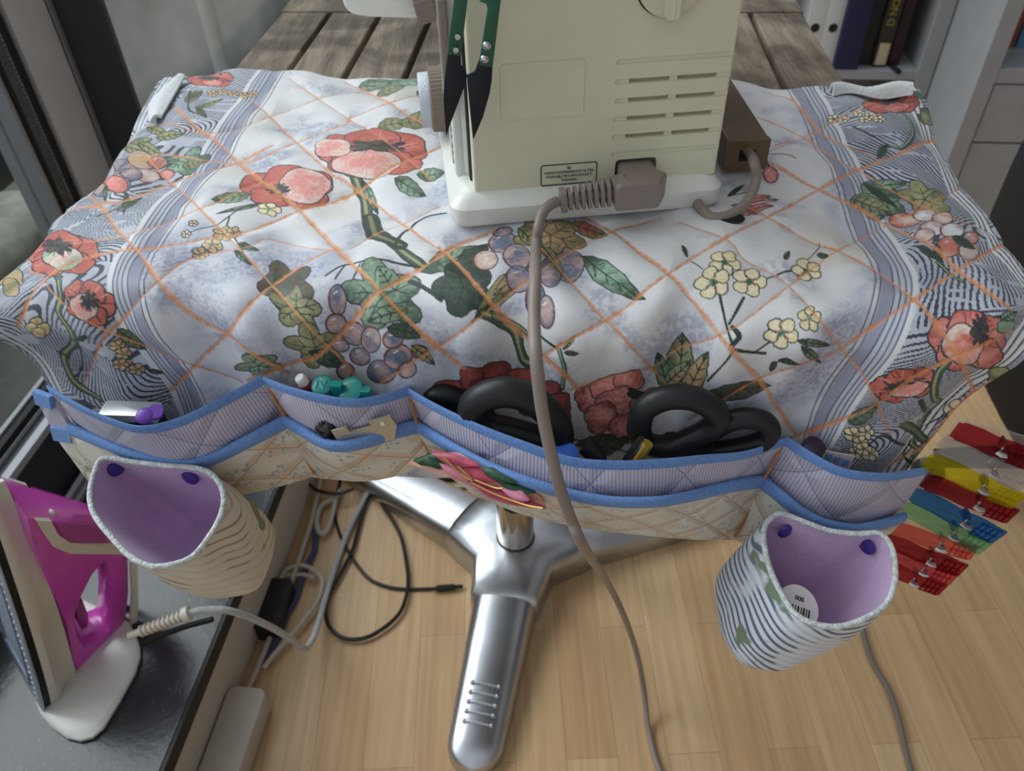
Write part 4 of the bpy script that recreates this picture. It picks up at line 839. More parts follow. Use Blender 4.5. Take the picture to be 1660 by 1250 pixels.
def star_sections(ang, r0, r1, w0, w1, h0, h1, end=True):
    t = np.array([math.cos(math.radians(ang)), math.sin(math.radians(ang)), 0]); s = np.array([-t[1], t[0], 0]); out = []
    for i in range(33):
        k = i/32; r = r0+(r1-r0)*k; w_ = w0+(w1-w0)*k; h = h0+(h1-h0)*k
        e = 1.0
        if end and r > r1-w1*0.5: e = math.sqrt(max(1-((r-(r1-w1*0.5))/(w1*0.5))**2, 0.004))
        w_ *= e; hh = h*(0.55+0.45*e); ring = []
        for p, q_ in ((-1, 0.0), (-1.0, 0.35), (-0.97, 0.62), (-0.86, 0.82), (-0.66, 0.93), (-0.33, 0.985), (0, 1.0), (0.33, 0.985), (0.66, 0.93), (0.86, 0.82), (0.97, 0.62), (1.0, 0.35), (1, 0.0)):
            ring.append(HUB+t*r+s*(p*w_/2)+ZUP*(0.002+q_*(hh-0.002)))
        out.append(ring)
    return out, t, s
for ang, r1 in ((258.5, 0.332), (143.0, 0.375), (14.5, 0.375)):
    secs, t, s = star_sections(ang, 0.100, r1, 0.092, 0.070, 0.056, 0.028)
    lg = MB().loft(secs).build('star_arm', chrome, tab, smooth=50)
    rb = MB()
    for k in range(5):
        c = HUB+t*(r1-0.055-0.0125*k); zt = 0.056-0.028*((r1-0.055-0.0125*k-0.1)/(r1-0.1))-0.0002
        rb.tube([c-s*0.017+ZUP*zt, c-s*0.012+ZUP*(zt+0.0012), c+s*0.012+ZUP*(zt+0.0012), c+s*0.017+ZUP*zt], 0.0019, 8)
        for q_ in (-1, 1): rb.lathe([(0, 0.003), (0.002, 0.0024), (0.0032, 0), (0.0032, -0.002)], c+s*0.018*q_+ZUP*zt, n=12)
    rb.build('tread_ribs', chrome, lg, smooth=50)
hb = []
for z, k in ((0.002, 1.0), (0.034, 1.0), (0.046, 0.97), (0.056, 0.88), (0.062, 0.62), (0.064, 0.45), (0.064, 0.02)):
    ring = []
    for ang in (14.5, 143.0, 258.5):
        for da, rr in ((-26, 0.112), (-13, 0.110), (0, 0.108), (13, 0.110), (26, 0.112), (59, 0.072)): a = math.radians(ang+da); ring.append(HUB+np.array([math.cos(a), math.sin(a), 0])*rr*k+ZUP*z)
    hb.append(ring)
MB().loft(hb).build('hub', chrome, tab, smooth=40)
MB().lathe([(0.027, 0.063), (0.0292, 0.063), (0.0292, 0.0648), (0.027, 0.065)], HUB, n=40).build('collar_seam', dkst, tab)
# ---------- sewing machine
M0 = pz(733, 372, 0.752)+MY*0.010                      # near left foot of the base
def pm_(u, v, d): return hit(u, v, MY, float(M0 @ MY)+d)     # plane parallel to the machine's end
def mm(x, d, z): return M0+MX*x+MY*d+ZUP*z
MAX_ = (MX, MY, ZUP)
white = M('machine_white', (226, 228, 222), 0.32, coat=0.2); beige = M('machine_beige', (218, 216, 192), 0.36, coat=0.1, bump=0.05, bs=400); black = M('black_gap', (16, 16, 16), 0.6); greyb = M('taupe_plastic', (140, 128, 122), 0.42); brownk = M('taupe_knob', (122, 108, 96), 0.5)
smc = thing('sewing_machine', 'beige and white sewing machine seen from its plug end on the quilted mat', 'sewing machine', mm(0.1, 0.18, 0))
BW = float((pz(1172, 334, 0.752)-M0) @ MX); BH = 0.023; DEP = 0.265
rg = []
for z, ins in ((0.0, 0.002), (0.003, 0.0), (0.0135, 0.0), (0.019, 0.005), (BH, 0.012)):
    rg.append([mm(BW/2+p[0], DEP/2-0.010+p[1], z) for p in rrect(BW-2*ins, DEP-2*ins, 0.012-0.3*ins, 6)])
MB().loft(rg).build('base', white, smc, smooth=40)
pl0 = pm_(762, 312, 0.0); pr0 = pm_(1160, 291, 0.0); px0 = float((pl0-M0) @ MX); px1 = float((pr0-M0) @ MX); PZ0 = BH-0.003; TOPH = 0.262
# body behind the end panel
MB().rbox(mm((px0+px1)/2-0.001, 0.022+0.062, (PZ0+TOPH-0.004)/2), (px1-px0+0.006, 0.122, TOPH-PZ0-0.004), 0.008, MAX_).build('pillar', white, smc, smooth=40)
bd = MB(); bd.rbox(mm((px0+px1)/2+0.002, 0.014+0.006, (PZ0+TOPH)/2), (px1-px0+0.001, 0.012, TOPH-PZ0-0.004), 0.002, MAX_); bd.build('panel_gap', black, smc, smooth=0)
# end panel with recessed vents, cut from a rounded plate
def slots():
    c = MB(); out = []
    for (ul, vl, ur, vr, hh) in ((1000, 97, 1190, 84, 9), (997, 130, 1184, 116, 9), (996, 161, 1180, 146, 9), (994, 191, 1175, 176, 9), (992, 220, 1170, 205, 9), (991, 248, 1164, 234, 9)): out.append((pm_(ul, vl, 0.0), pm_(ur, vr, 0.0), hh/1293*0.50))
    return out
plate = MB(); xm = (px0+px1)/2+0.001; WP = px1-px0-0.004
plate.rbox(mm(xm, 0.007, (PZ0+TOPH)/2), (WP, 0.014, TOPH-PZ0-0.002), 0.002, MAX_, 3)
pln = plate.build('end_panel', beige, smc, smooth=0)
cut1, cut2 = MB(), MB()
vents = slots()
for i, (a, b_, h) in enumerate(vents):
    xa = float((a-M0) @ MX); xb = px1+0.02; zc = float((a[2]+(a+MX*0.02)[2])/2-M0[2])-h*0.4; L_ = xb-xa
    cut1.rbox(mm(xa+L_/2, 0.0, zc), (L_, h, 0.0022), 0.0018, (MX, ZUP, MY), 3)
    if 0 < i < 5:
        for s0, s1 in ((0.0095, 0.0365), (0.0415, 0.068)): cut2.rbox(mm(xa+(s0+s1)/2, 0.0, zc), (s1-s0, h*0.84, 0.011), 0.0008, (MX, ZUP, MY), 2)
sx0, sx1 = float((pm_(1000, 262, 0)-M0) @ MX)-0.001, float((pm_(1062, 262, 0)-M0) @ MX)+0.001; sz1 = float(pm_(1030, 257, 0)[2]-M0[2]); cut2.rbox(mm((sx0+sx1)/2, 0.0, sz1-0.0105), (sx1-sx0, 0.021, 0.020), 0.003, (MX, ZUP, MY), 3)
def carve(o, mb):
    c = mb.build('cutter', beige, None, smooth=0); md = o.modifiers.new('carve', 'BOOLEAN'); md.operation = 'DIFFERENCE'; md.object = c; md.solver = 'FAST'
    bpy.context.view_layer.update(); dg = bpy.context.evaluated_depsgraph_get(); dg.update()
    me = bpy.data.meshes.new_from_object(o.evaluated_get(dg)); o.modifiers.clear(); o.data = me; bpy.data.objects.remove(c)
carve(pln, cut1); carve(pln, cut2)
for p_ in pln.data.polygons: p_.use_smooth = False
def rr_frame(c, w_, h_, r, t, name, mat, parent, e1=MX, e2=ZUP):
    pts = [c+e1*p[0]+e2*p[1] for p in rrect(w_, h_, r, 5)]; return MB().tube(pts, t, 6, closed=True).build(name, mat, parent, smooth=60)
fa, fb = pm_(806, 103, 0), pm_(946, 186, 0); fcx = (fa+fb)/2
rr_frame(fcx-MY*0.0001, abs(float((fb-fa) @ MX))*0.985, abs(fb[2]-fa[2])*1.0, 0.003, 0.00045, 'embossed_frame', beige, smc)
la, lb_ = pm_(877, 269, 0), pm_(966, 294, 0); lc = (la+lb_)/2-MY*0.0002; lw = abs(float((lb_-la) @ MX)); lh = 0.0150
rr_frame(lc, lw, lh, 0.0015, 0.00035, 'warning_label', black, smc)
LABEL_LINES = ('BIJ', 'WERKONDERBREKING ALTIJD', 'STEKKER     STOPKONTAKT', 'TREKKEN')
for k in range(4):
    text_part(LABEL_LINES[k], 0.0025, lc+ZUP*(0.0046-0.0030*k)-MY*0.0002, MX, ZUP,
              'warning_text', black, smc, 0.00005, sx=1.03)
# the short middle word of the third line, drawn as strokes
wc = lc+ZUP*(0.0046-0.0060)-MY*0.0003-MX*0.0046; wl = MB(); sh_ = 0.0009
wl.tube([wc+MX*x+ZUP*z for x, z in ((-0.0024, sh_), (-0.0024, -sh_*0.6), (-0.0019, -sh_), (-0.0012, -sh_), (-0.0007, -sh_*0.6), (-0.0007, sh_))], 0.00016, 5)
wl.tube([wc+MX*0.0002+ZUP*z for z in (-sh_, sh_)], 0.00016, 5); wl.tube([wc+MX*0.0018+ZUP*z for z in (-sh_, sh_)], 0.00016, 5); wl.tube([wc+MX*x+ZUP*sh_ for x in (0.0009, 0.0027)], 0.00016, 5)
wl.build('warning_text', black, smc)
# rotary dial and its O mark near the top
dc = pm_(1087, -33, 0.0); d_ax = (MX, ZUP, -MY); dr = 0.0205
MB().lathe([(0, 0.0055), (dr*0.9, 0.0055), (dr, 0.004), (dr, 0)], dc, d_ax, 48).build('dial', beige, smc, smooth=40)
MB().tube([dc+MX*dr*1.02*math.cos(t)+ZUP*dr*1.02*math.sin(t)-MY*0.0005 for t in np.linspace(0, 2*math.pi, 49)[:-1]], 0.0005, 6, closed=True).build('dial_gap', black, smc)
MB().rbox(dc-MY*0.009, (0.008, dr*1.85, 0.008), 0.002, (MX, ZUP, MY)).build('dial_grip', beige, smc, smooth=40)
MB().box(dc-MY*0.0133-ZUP*dr*0.45, (0.0008, dr*0.9, 0.0006), (MX, ZUP, MY)).build('dial_mark', white, smc, smooth=0)
oc = pm_(1085, 31, 0); MB().tube([oc+MX*0.0019*math.cos(t)+ZUP*0.0022*math.sin(t) for t in np.linspace(0, 2*math.pi, 25)[:-1]], 0.0004, 6, closed=True).build('off_mark', beige, smc)
# front side (seen edge on): scale strips, stitch dial, lever rail, arm and bed at the far end
MB().rbox(mm(px0-0.004, 0.075, 0.13), (0.008, 0.10, 0.215), 0.002, MAX_).build('front_plate', white, smc, smooth=40)
sc = MB()
for k in range(9): sc.box(mm(px0-0.0084, 0.038+0.002*(k % 2), 0.030+0.006*k), (0.0008, 0.012, 0.0035), MAX_)
sc.build('stitch_scale', M('grey_print', (150, 150, 150), 0.5), smc, smooth=0)
kc = hit(722, 160, MX, float(M0 @ MX)+px0-0.008); kax = (MY, ZUP, -MX)
kr_ = 0.024; n = 90; ring0 = lambda r, h: [kc+MY*(r*(1+0.02*(k % 2)))*math.cos(2*math.pi*k/n)+ZUP*(r*(1+0.02*(k % 2)))*math.sin(2*math.pi*k/n)-MX*h for k in range(n)]
MB().loft([ring0(kr_, 0), ring0(kr_*0.98, 0.011), ring0(kr_*0.9, 0.012)]).build('stitch_dial', brownk, smc, smooth=20)
MB().lathe([(0.0, 0.020), (kr_*0.82, 0.020), (kr_*0.85, 0.0190), (kr_*0.86, 0.011)], kc, kax, 48).build('dial_cap', M('brushed_silver', (196, 202, 212), 0.5, metal=0.3, bump=0.4, bs=900), smc, smooth=40)
r0 = hit(719, 60, MX, float(M0 @ MX)+px0-0.009); MB().rbox(r0-ZUP*0.010, (0.006, 0.020, 0.07), 0.002, MAX_).build('lever_rail', greyb, smc, smooth=40)
MB().rbox(mm(0.105, 0.10+0.16, 0.215), (0.095, 0.33, 0.082), 0.012, MAX_).build('upper_arm', white, smc, smooth=40)
MB().rbox(mm(0.105, 0.10+0.24, 0.15), (0.085, 0.11, 0.13), 0.012, MAX_).build('head', white, smc, smooth=40)
MB().rbox(mm(0.105, 0.10+0.14, 0.05), (0.085, 0.26, 0.045), 0.012, MAX_).build('free_arm', white, smc, smooth=40)
# white lid jutting out to the left with its ribbed knob
yL = 0.235
def pl_(u, v): return pm_(u, v, yL)
w0 = [(556, -14), (556, 4), (560, 16), (572, 25), (600, 29), (660, 31), (700, 31), (740, 30), (745, -70), (600, -70)]
c0 = pl_(560, 0); pts = [pl_(u, v) for u, v in w0]
MB().prism([(float((p-M0) @ MX), float(p[2]-M0[2])) for p in pts], M0+MY*yL, MX, ZUP, MY*0.06).build('needle_cover', white, smc, smooth=45, bevel=0.004, seg=3)
k2 = pm_(688, 8, yL-0.012); n = 44
ring1 = lambda r, h: [k2+ZUP*0.003+unit(ZUP-MX*0.2)*(r*(1+0.05*(k % 2)))*math.cos(2*math.pi*k/n)+unit(MX+ZUP*0.2)*(r*(1+0.05*(k % 2)))*math.sin(2*math.pi*k/n)*0.0+MY*(r*(1+0.05*(k % 2)))*math.sin(2*math.pi*k/n)+unit(MX+ZUP*0.2)*h for k in range(n)]
MB().loft([ring1(0.0155, -0.009), ring1(0.0165, -0.008), ring1(0.0165, 0.007), ring1(0.014, 0.009)]).build('tension_knob', brownk, smc, smooth=20)
br_ = MB(); br_.rbox(pm_(716, 22, yL-0.02), (0.010, 0.012, 0.014), 0.002, MAX_); br_.lathe([(0, 0.006), (0.002, 0.006), (0.002, -0.004)], pm_(723, 21, yL-0.03), MAX_, 12); br_.build('thread_guide', M('brass_and_cream', (196, 186, 160), 0.4), smc, smooth=40)
# ---------- thread snips hanging in front of the panel
snd = -0.036; sgreen = M('green_enamel', (26, 96, 78), 0.35, col2=(22, 86, 70), ns=60, coat=0.3); sblack = M('blackened_blade', (30, 33, 44), 0.42, metal=0.3, bump=0.05, bs=300)
def psn(u, v): p = pm_(u, v, snd); return (float((p-M0) @ MX), float(p[2]-M0[2]))
sn = thing('thread_snips', 'green-handled black thread snips hanging in front of the sewing machine panel', 'snips', pm_(755, 226, snd))
def sflat(pts, mat, name, th=0.0022, dd=0.0, parent=sn, bv=0.0005): return MB().prism([psn(*p) for p in pts], M0+MY*(snd+dd), MX, ZUP, MY*th).build(name, mat, parent, smooth=30, bevel=bv)
bl = sflat([(727, 80), (747, 82), (748, 107), (756, 117), (757.5, 124), (755, 138), (739, 180), (723.5, 222), (720, 180), (719, 157), (721, 130)], sblack, 'blade', 0.0016, 0.0012)
br = sflat([(777, 96), (799, 98), (797.5, 130), (793.5, 153.5), (783, 190), (767, 228), (761, 170), (756.5, 122), (763, 118.5), (770, 115)], sblack, 'blade', 0.0016, -0.0002)
sflat([(736, 0), (744, -60), (752, -100), (762, -130), (778, -150), (800, -158), (826, -150), (842, -128), (840, -90), (812, 0), (798.5, 109.5), (776, 105.5), (790.5, 15), (788, 6), (775, 2), (800, -20), (812, -90), (808, -120), (796, -128), (780, -118), (770, -90), (758, 0), (747.5, 91), (725.5, 88)], sgreen, 'handle', 0.0028, -0.0006)
def rivet(u, v, r, mat, name, holl=False):
    p = pm_(u, v, snd-0.0008); pr = [(0, 0.0010), (r*0.45, 0.0010), (r*0.5, 0.0018), (r*0.8, 0.0018), (r, 0.0004), (r, -0.0010)] if holl else [(0, 0.0022), (r*0.5, 0.0020), (r*0.85, 0.0012), (r, 0.0), (r, -0.001)]
    MB().lathe(pr, p, (MX, ZUP, -MY), 24).build(name, steel, sn, smooth=50)
rivet(741.5, 58.5, 0.0019, steel, 'rivet', True); rivet(738.7, 80, 0.0019, steel, 'rivet', True); rivet(789.5, 74, 0.0027, steel, 'rivet'); rivet(785.8, 96, 0.0027, steel, 'rivet')
hk = pm_(800, -158, snd); top_ = mm(float((hk-M0) @ MX), 0.0, TOPH+0.004)
cd_ = thing('hanging_cord', 'thin cord from the top of the sewing machine holding the green snips', 'cord', hk)
MB().tube(cat_rom([hk-ZUP*0.003+MY*0.002, hk+ZUP*0.012+MY*0.004, (hk+top_)/2+ZUP*0.012, top_, top_+MY*0.04-ZUP*0.003], 8), 0.0010, 8).build('cord', white, cd_)
# ---------- mains plug in the machine and its long cable
plug = thing('power_plug', 'taupe mains plug with a ribbed neck plugged into the sewing machine panel', 'plug', pm_(1040, 300, -0.015))
top_z = float(pm_(1030, 261, 0)[2]); bot_z = top_z-0.0205
def pbx(u, v, d): return float((pm_(u, v, d)-M0) @ MX)
xa, xb = sx0+0.002, sx1-0.002; xc, xd = pbx(1000, 300, -0.030), pbx(1075, 300, -0.030)
rings = []
for d, x_0, x_1, zt, zb in ((0.006, xa, xb, top_z-0.001, bot_z+0.001), (-0.010, xa, xb, top_z-0.001, bot_z+0.001), (-0.018, xa-0.001, xb+0.0045, top_z-0.0002, bot_z-0.0005), (-0.028, xc, xd, top_z, bot_z-0.001), (-0.0305, xc+0.001, xd-0.001, top_z-0.002, bot_z+0.001)):
    rings.append([M0+MX*((x_0+x_1)/2+p[0])+MY*d+ZUP*((zt+zb)/2-M0[2]+p[1]) for p in rrect(x_1-x_0, zt-zb, 0.0035, 4)])
MB().loft(rings).build('plug_body', greyb, plug, smooth=40)
pa_, pb2 = pm_(1003, 308, -0.021), pm_(904, 326, -0.021); dv = unit(pb2-pa_); LN = np.linalg.norm(pb2-pa_)
s_ax = (unit(np.cross(dv, MY)), MY, dv)
MB().loft([[pa_-dv*0.004+s_ax[0]*p[0]*k+s_ax[1]*p[1]*k+dv*l for p in rrect(0.019, 0.016, 0.004)] for l, k in ((0, 1.0), (0.008, 0.92))]).build('plug_shoulder', greyb, plug, smooth=40)
cabp = [pb2-dv*LN*0.7, pb2, pm_(892, 332, -0.024), pm_(880, 345, -0.028), pm_(873, 368, -0.034), pm_(869, 400, -0.045)]
MB().tube([pa_, pa_+dv*LN*0.97], 0.0036, 12).build('cable_sleeve', greyb, plug)
rb = MB()
for k in range(9):
    c = pa_+dv*LN*(0.08+0.89*k/8.6); rb.rbox(c, (0.0185-0.0006*k if k < 8 else 0.0165, 0.0135-0.0004*k, 0.0024 if k < 8 else 0.004), 0.003, s_ax)
rb.build('strain_relief', greyb, plug, smooth=40)
long_cable = thing('power_cable', 'taupe mains cable hanging from the plug across the pockets to the floor', 'cable', pz(1070, 1250, 0.004))
path = cabp[1:]+[pf(868, 440, .380), pf(866, 520, .345), pf(869, 580, .322), pf(878, 660, .312), pf(892, 730, .305), pf(906, 785, .300), pf(925, 840, .302), pf(950, 893, .315)]
path += [pz(985, 945, 0.33), pz(1012, 1000, 0.22), pz(1033, 1062, 0.115), pz(1044, 1120, 0.040), pz(1051, 1180, 0.007), pz(1068, 1245, 0.005), pz(1100, 1300, 0.005), pz(1160, 1350, 0.005)]
MB().tube(cat_rom(path, 10), 0.0036, 12).build('cord', greyb, long_cable)
# ---------- brown box on the right of the machine with its short lead
bxm = M('bronze_plastic', (112, 92, 66), 0.38, col2=(96, 80, 60), ns=20, spec=0.4, coat=0.1); bxt = M('dark_bronze_plastic', (60, 52, 44), 0.4)
Bn = pz(1172, 276, 0.754); Br = pz(1240, 273, 0.754); bax = (unit(Br-Bn), np.cross(ZUP, unit(Br-Bn)), ZUP)
bw = np.linalg.norm(Br-Bn); bh = float(py(1172, 229, float(Bn[1]))[2]-0.754); blen = 0.19
far = pz(1187, 152, 0.754+bh); bd_ = unit(np.array([*(far-(py(1240, 226, float(Br[1]))))[:2], 0])); bd_ = unit(bd_*0.5+bax[1]*0.5)
pbx_ = thing('pedal_box', 'bronze coloured box with a taupe lead beside the sewing machine base', 'control box', (Bn+Br)/2)
# short bronze walls around an opening in the near end
cen = (Bn+Br)/2+ZUP*bh/2
MB().box(cen+bax[1]*(blen/2+0.004), (bw, blen, bh), bax).build('case', bxm, pbx_, smooth=0, bevel=0.002)
fc = MB(); ow, oh = 0.012, 0.009
fc.box(cen+bax[1]*0.002-bax[0]*(bw/2+ow/2)/2+bax[0]*0.0, ((bw-ow)/2, 0.006, bh), bax); fc.box(cen+bax[1]*0.002+bax[0]*(bw/2+ow/2)/2, ((bw-ow)/2, 0.006, bh), bax)
fc.box(cen+bax[1]*0.002+ZUP*(bh/2+oh/2)/2, (ow, 0.006, (bh-oh)/2), bax); fc.box(cen+bax[1]*0.002-ZUP*(bh/2+oh/2)/2, (ow, 0.006, (bh-oh)/2), bax)
fc.build('end_face', bxm, pbx_, smooth=0); MB().box(cen+bax[1]*0.0038, (ow, 0.001, oh), bax).build('socket', black, pbx_, smooth=0)
ld = thing('box_lead', 'short taupe lead looping from the bronze box down under the machine base', 'cable', pz(1180, 352, 0.752))
c0 = cen+bax[1]*0.003+ZUP*0.003
MB().tube(cat_rom([c0, c0-bax[1]*0.012+ZUP*0.001, pz(1222, 262, 0.782), pz(1226, 290, 0.770), pz(1212, 325, 0.760), pz(1184, 348, 0.7555), pz(1155, 352, 0.7550), pz(1138, 340, 0.7560), pz(1128, 325, 0.7560)], 10), 0.0036, 12).build('cord', greyb, ld)
hp = pz(1186, 353, 0.7552); MB().lathe([(0, 0.0), (0.0085, 0.0), (0.0095, -0.0006)], hp, (unit(np.array([1, 0.1, 0])), unit(np.array([-0.1, 1, 0]))*0.75, ZUP), 28).build('cable_hole', black, mat_root)
# ---------- steam iron standing on the sill
ih = unit(np.array([0.73, 0.68, 0])); iw = np.array([ih[1], -ih[0], 0]); iU = unit(ZUP*0.21+ih*0.050); iH = unit(ih-iU*(ih @ iU))
KI = (CAM_H-SZ-0.003)/(CAM_H-0.343); IO = pz(72, 1163, SZ+0.003)-iw*0.050*KI
pinkp = M('magenta_plastic', (216, 88, 194), 0.22, col2=(206, 76, 182), ns=10, coat=0.4); pinkd = M('magenta_tank', (168, 56, 150), 0.18, coat=0.4); cream = M('cream_plastic', (222, 216, 202), 0.35, coat=0.1); whitep = M('white_plastic', (226, 226, 222), 0.3, coat=0.2)
solem = M('pale_blue_soleplate', (176, 188, 204), 0.3, metal=0.35); solei = M('soleplate_marking', (120, 130, 150), 0.4, metal=0.2)
iron = thing('steam_iron', 'magenta and cream steam iron standing upright on the dark stone sill', 'iron', IO)
def ipx(u, v, w_=0.030):
    p = hit(u, v, iw, float(IO @ iw)+w_*KI); return np.array([float((p-IO) @ iH), float((p-IO) @ iU)])/KI
def icrop(pts, w_=0.030): return [ipx(x/2.907, y/2.907+790, w_) for x, y in pts]
def ip(h, w_, u_): return IO+(iH*h+iw*w_+iU*u_)*KI
UB = [(0, .040), (.006, .048), (.02, .052), (.06, .053), (.11, .047), (.15, .038), (.19, .026), (.22, .014), (.238, .0015)]
def hw_(u_): return float(np.interp(u_, [a for a, _ in UB], [b for _, b in UB]))
def sole_poly(k=1.0): r = [(b*k, a*KI) for a, b in UB]; return r+[(-x, y) for x, y in r[::-1]]
MB().prism(sole_poly(KI), IO, iw, iU, iH*0.003).build('soleplate', solem, iron, smooth=30, bevel=0.001)
MB().prism(sole_poly(KI*0.95), IO+iH*0.003, iw, iU, iH*0.008).build('heat_gap', black, iron, smooth=30)
mk = MB()
for s in (-1, 1):
    for k in range(24):
        u_ = 0.018+0.0075*k; x = s*(hw_(u_)-0.011); mk.lathe([(0, 0.0006), (0.0013, 0.0006), (0.0017, 0)], ip(0, x, u_), (iw, iU, -iH), 10)
        if k % 2 == 0: mk.lathe([(0, 0.0006), (0.0010, 0.0006), (0.0013, 0)], ip(0, x-s*0.005, u_+0.003), (iw, iU, -iH), 10)
mk.build('steam_vents', whitep, iron, smooth=30)
ln_ = [ip(-0.0002, hw_(u_)*0.62, u_) for u_ in np.linspace(0.03, 0.19, 14)]+[ip(-0.0002, -hw_(u_)*0.62, u_) for u_ in np.linspace(0.19, 0.03, 14)]
MB().tube(ln_, 0.0018, 6, closed=True).build('soleplate_line', solei, iron)
bd_l = icrop([(75, 105), (150, 280), (200, 420), (250, 560), (290, 690), (320, 800), (350, 900), (365, 950)], 0.040)
def hp_(u_):
    a = sorted([(b[1], b[0]) for b in bd_l]); return float(np.interp(u_, [x for x, _ in a], [y for _, y in a]))
rg = []
for u_ in (0.0, 0.004, 0.02, 0.05, 0.08, 0.11, 0.14, 0.17, 0.20, 0.225, 0.236):
    w_ = hw_(u_)*0.985; hh = max(hp_(max(u_, 0.03)), 0.02)+0.004; w2 = min(w_*0.86, 0.040); w3 = min(w_*0.7, 0.034)
    rg.append([ip(h, s, u_) for h, s in ((0.008, -w_), (0.014, -w_), (hh*0.6, -w2), (hh, -w3), (hh, w3), (hh*0.6, w2), (0.014, w_), (0.008, w_))])
MB().loft(rg).build('skirt', cream, iron, smooth=50)
outer = icrop([(75, 105), (130, 128), (200, 145), (330, 165), (480, 190), (600, 230), (645, 300), (650, 400), (652, 560), (640, 680), (600, 770), (550, 860), (490, 925), (420, 965), (385, 968), (365, 950), (350, 900), (320, 800), (290, 690), (250, 560), (200, 420), (150, 280)])
inner = icrop([(488, 395), (430, 440), (388, 510), (367, 570), (370, 640), (395, 684), (450, 668), (500, 640), (502, 520), (495, 430)], 0.016)
ic = np.mean(inner, axis=0); inner = [ic+(q_-ic)*1.22 for q_ in inner]
def polar(poly, ang):
    best = 0.0; d = np.array([math.cos(ang), math.sin(ang)]); P_ = [np.array(p)-ic for p in poly]
    for i in range(len(P_)):
        p, q_ = P_[i], P_[(i+1) % len(P_)]; e = q_-p; den = d[0]*e[1]-d[1]*e[0]
        if abs(den) < 1e-12: continue
        t = (p[0]*e[1]-p[1]*e[0])/den; s = (p[0]*d[1]-p[1]*d[0])/den
        if t > 0 and -1e-6 <= s <= 1+1e-6: best = max(best, t)
    return ic+d*best
def Wd(h): return float(np.interp(h, [0.02, 0.05, 0.09], [0.034, 0.025, 0.0125]))
rg = []
for k in range(96):
    a = 2*math.pi*k/96; o, i_ = polar(outer, a), polar(inner, a); d = unit(o-i_); bo = o-d*0.006; bi = i_+d*0.004
    sec = [(i_, -0.6), (bi, -1), ((bo+bi)/2, -1.03), (bo, -1), (o, -0.6), (o, 0.6), (bo, 1), ((bo+bi)/2, 1.03), (bi, 1), (i_, 0.6)]
    rg.append([ip(p[0], s*Wd(p[0]), p[1]) for p, s in sec])
rg.append(rg[0]); MB().loft(rg, cap=False).build('handle_body', pinkp, iron, smooth=50)
def iband(pts, w_, m_, name, th=0.002):
    """a raised band on both flanks"""
    P_ = icrop(pts, w_); b = MB()
    for s in (-1, 1): b.add([ip(p[0], s*(Wd(p[0])*1.03+t), p[1]) for t in (-0.003, th) for p in P_], [tuple(range(len(P_)))[::-1], tuple(range(len(P_), 2*len(P_)))]+[(i, (i+1) % len(P_), len(P_)+(i+1) % len(P_), len(P_)+i) for i in range(len(P_))])
    return b.build(name, m_, iron, smooth=40)
iband([(155, 135), (235, 150), (268, 215), (330, 262), (480, 288), (600, 300), (648, 330), (652, 372), (590, 350), (470, 335), (330, 312), (240, 265), (190, 195)], 0.026, cream, 'cream_band')
iband([(250, 152), (420, 180), (470, 195), (520, 280), (400, 262), (300, 225)], 0.022, pinkd, 'spray_button', 0.0025)
iband([(622, 370), (652, 372), (656, 560), (648, 690), (618, 760), (622, 640), (628, 500)], 0.016, cream, 'handle_edge', 0.0012)
tg = icrop([(375, 525), (395, 540), (425, 620), (420, 665), (392, 682), (370, 640), (364, 575)], 0.012); MB().prism([(q_[0]*KI, q_[1]*KI) for q_ in tg], IO-iw*0.009*KI, iH, iU, iw*0.018*KI).build('steam_trigger', pinkd, iron, smooth=40, bevel=0.001)
kb = icrop([(212, 137)], 0.010)[0]; MB().lathe([(0, 0.007), (0.003, 0.0065), (0.0048, 0.004), (0.0052, 0.001), (0.003, -0.001), (0.003, -0.006)], ip(kb[0]+0.003, 0.016, kb[1]+0.004), (iw, iH, iU), 20).build('selector_knob', whitep, iron, smooth=60)
nm = icrop([(205, 868), (228, 872), (243, 990), (228, 1012), (212, 985)], 0.042); MB().add([ip(p[0], 0.0445+t, p[1]) for t in (-0.004, 0.0006) for p in nm], [(4, 3, 2, 1, 0), (5, 6, 7, 8, 9)]+[(i, (i+1) % 5, 5+(i+1) % 5, 5+i) for i in range(5)]).build('rating_plate', M('greige_plate', (176, 160, 146), 0.5), iron)
hp_px = [(66, 1160), (84, 1180), (108, 1197), (130, 1202), (150, 1197), (168, 1182), (195, 1138), (220, 1092), (228, 1066), (227, 1046)]
fp = []
for u, v in hp_px:
    p_ = pz(u, v, SZ+0.004)-IO; fp.append((float(p_ @ ih)/KI, float(p_ @ iw)/KI))

fp += [(fp[-1][0]+0.004, fp[-1][1]-0.03), (fp[-1][0]-0.02, -0.05), (0.03, -0.062), (0.006, -0.052)]
IB = np.array([IO[0], IO[1], SZ+0.0005]); rg = []
for z, k, sh in ((0.0, 0.97, 0), (0.002, 1.0, 0), (0.0045, 0.995, 0.0002), (0.0065, 0.96, 0.0005), (0.0075, 0.90, 0.0005)): rg.append([IB+(ih*((a-0.045)*k+0.045+sh)+iw*b*k+ZUP*z)*KI for a, b in fp])
MB().loft(rg).build('heel', whitep, iron, smooth=40)
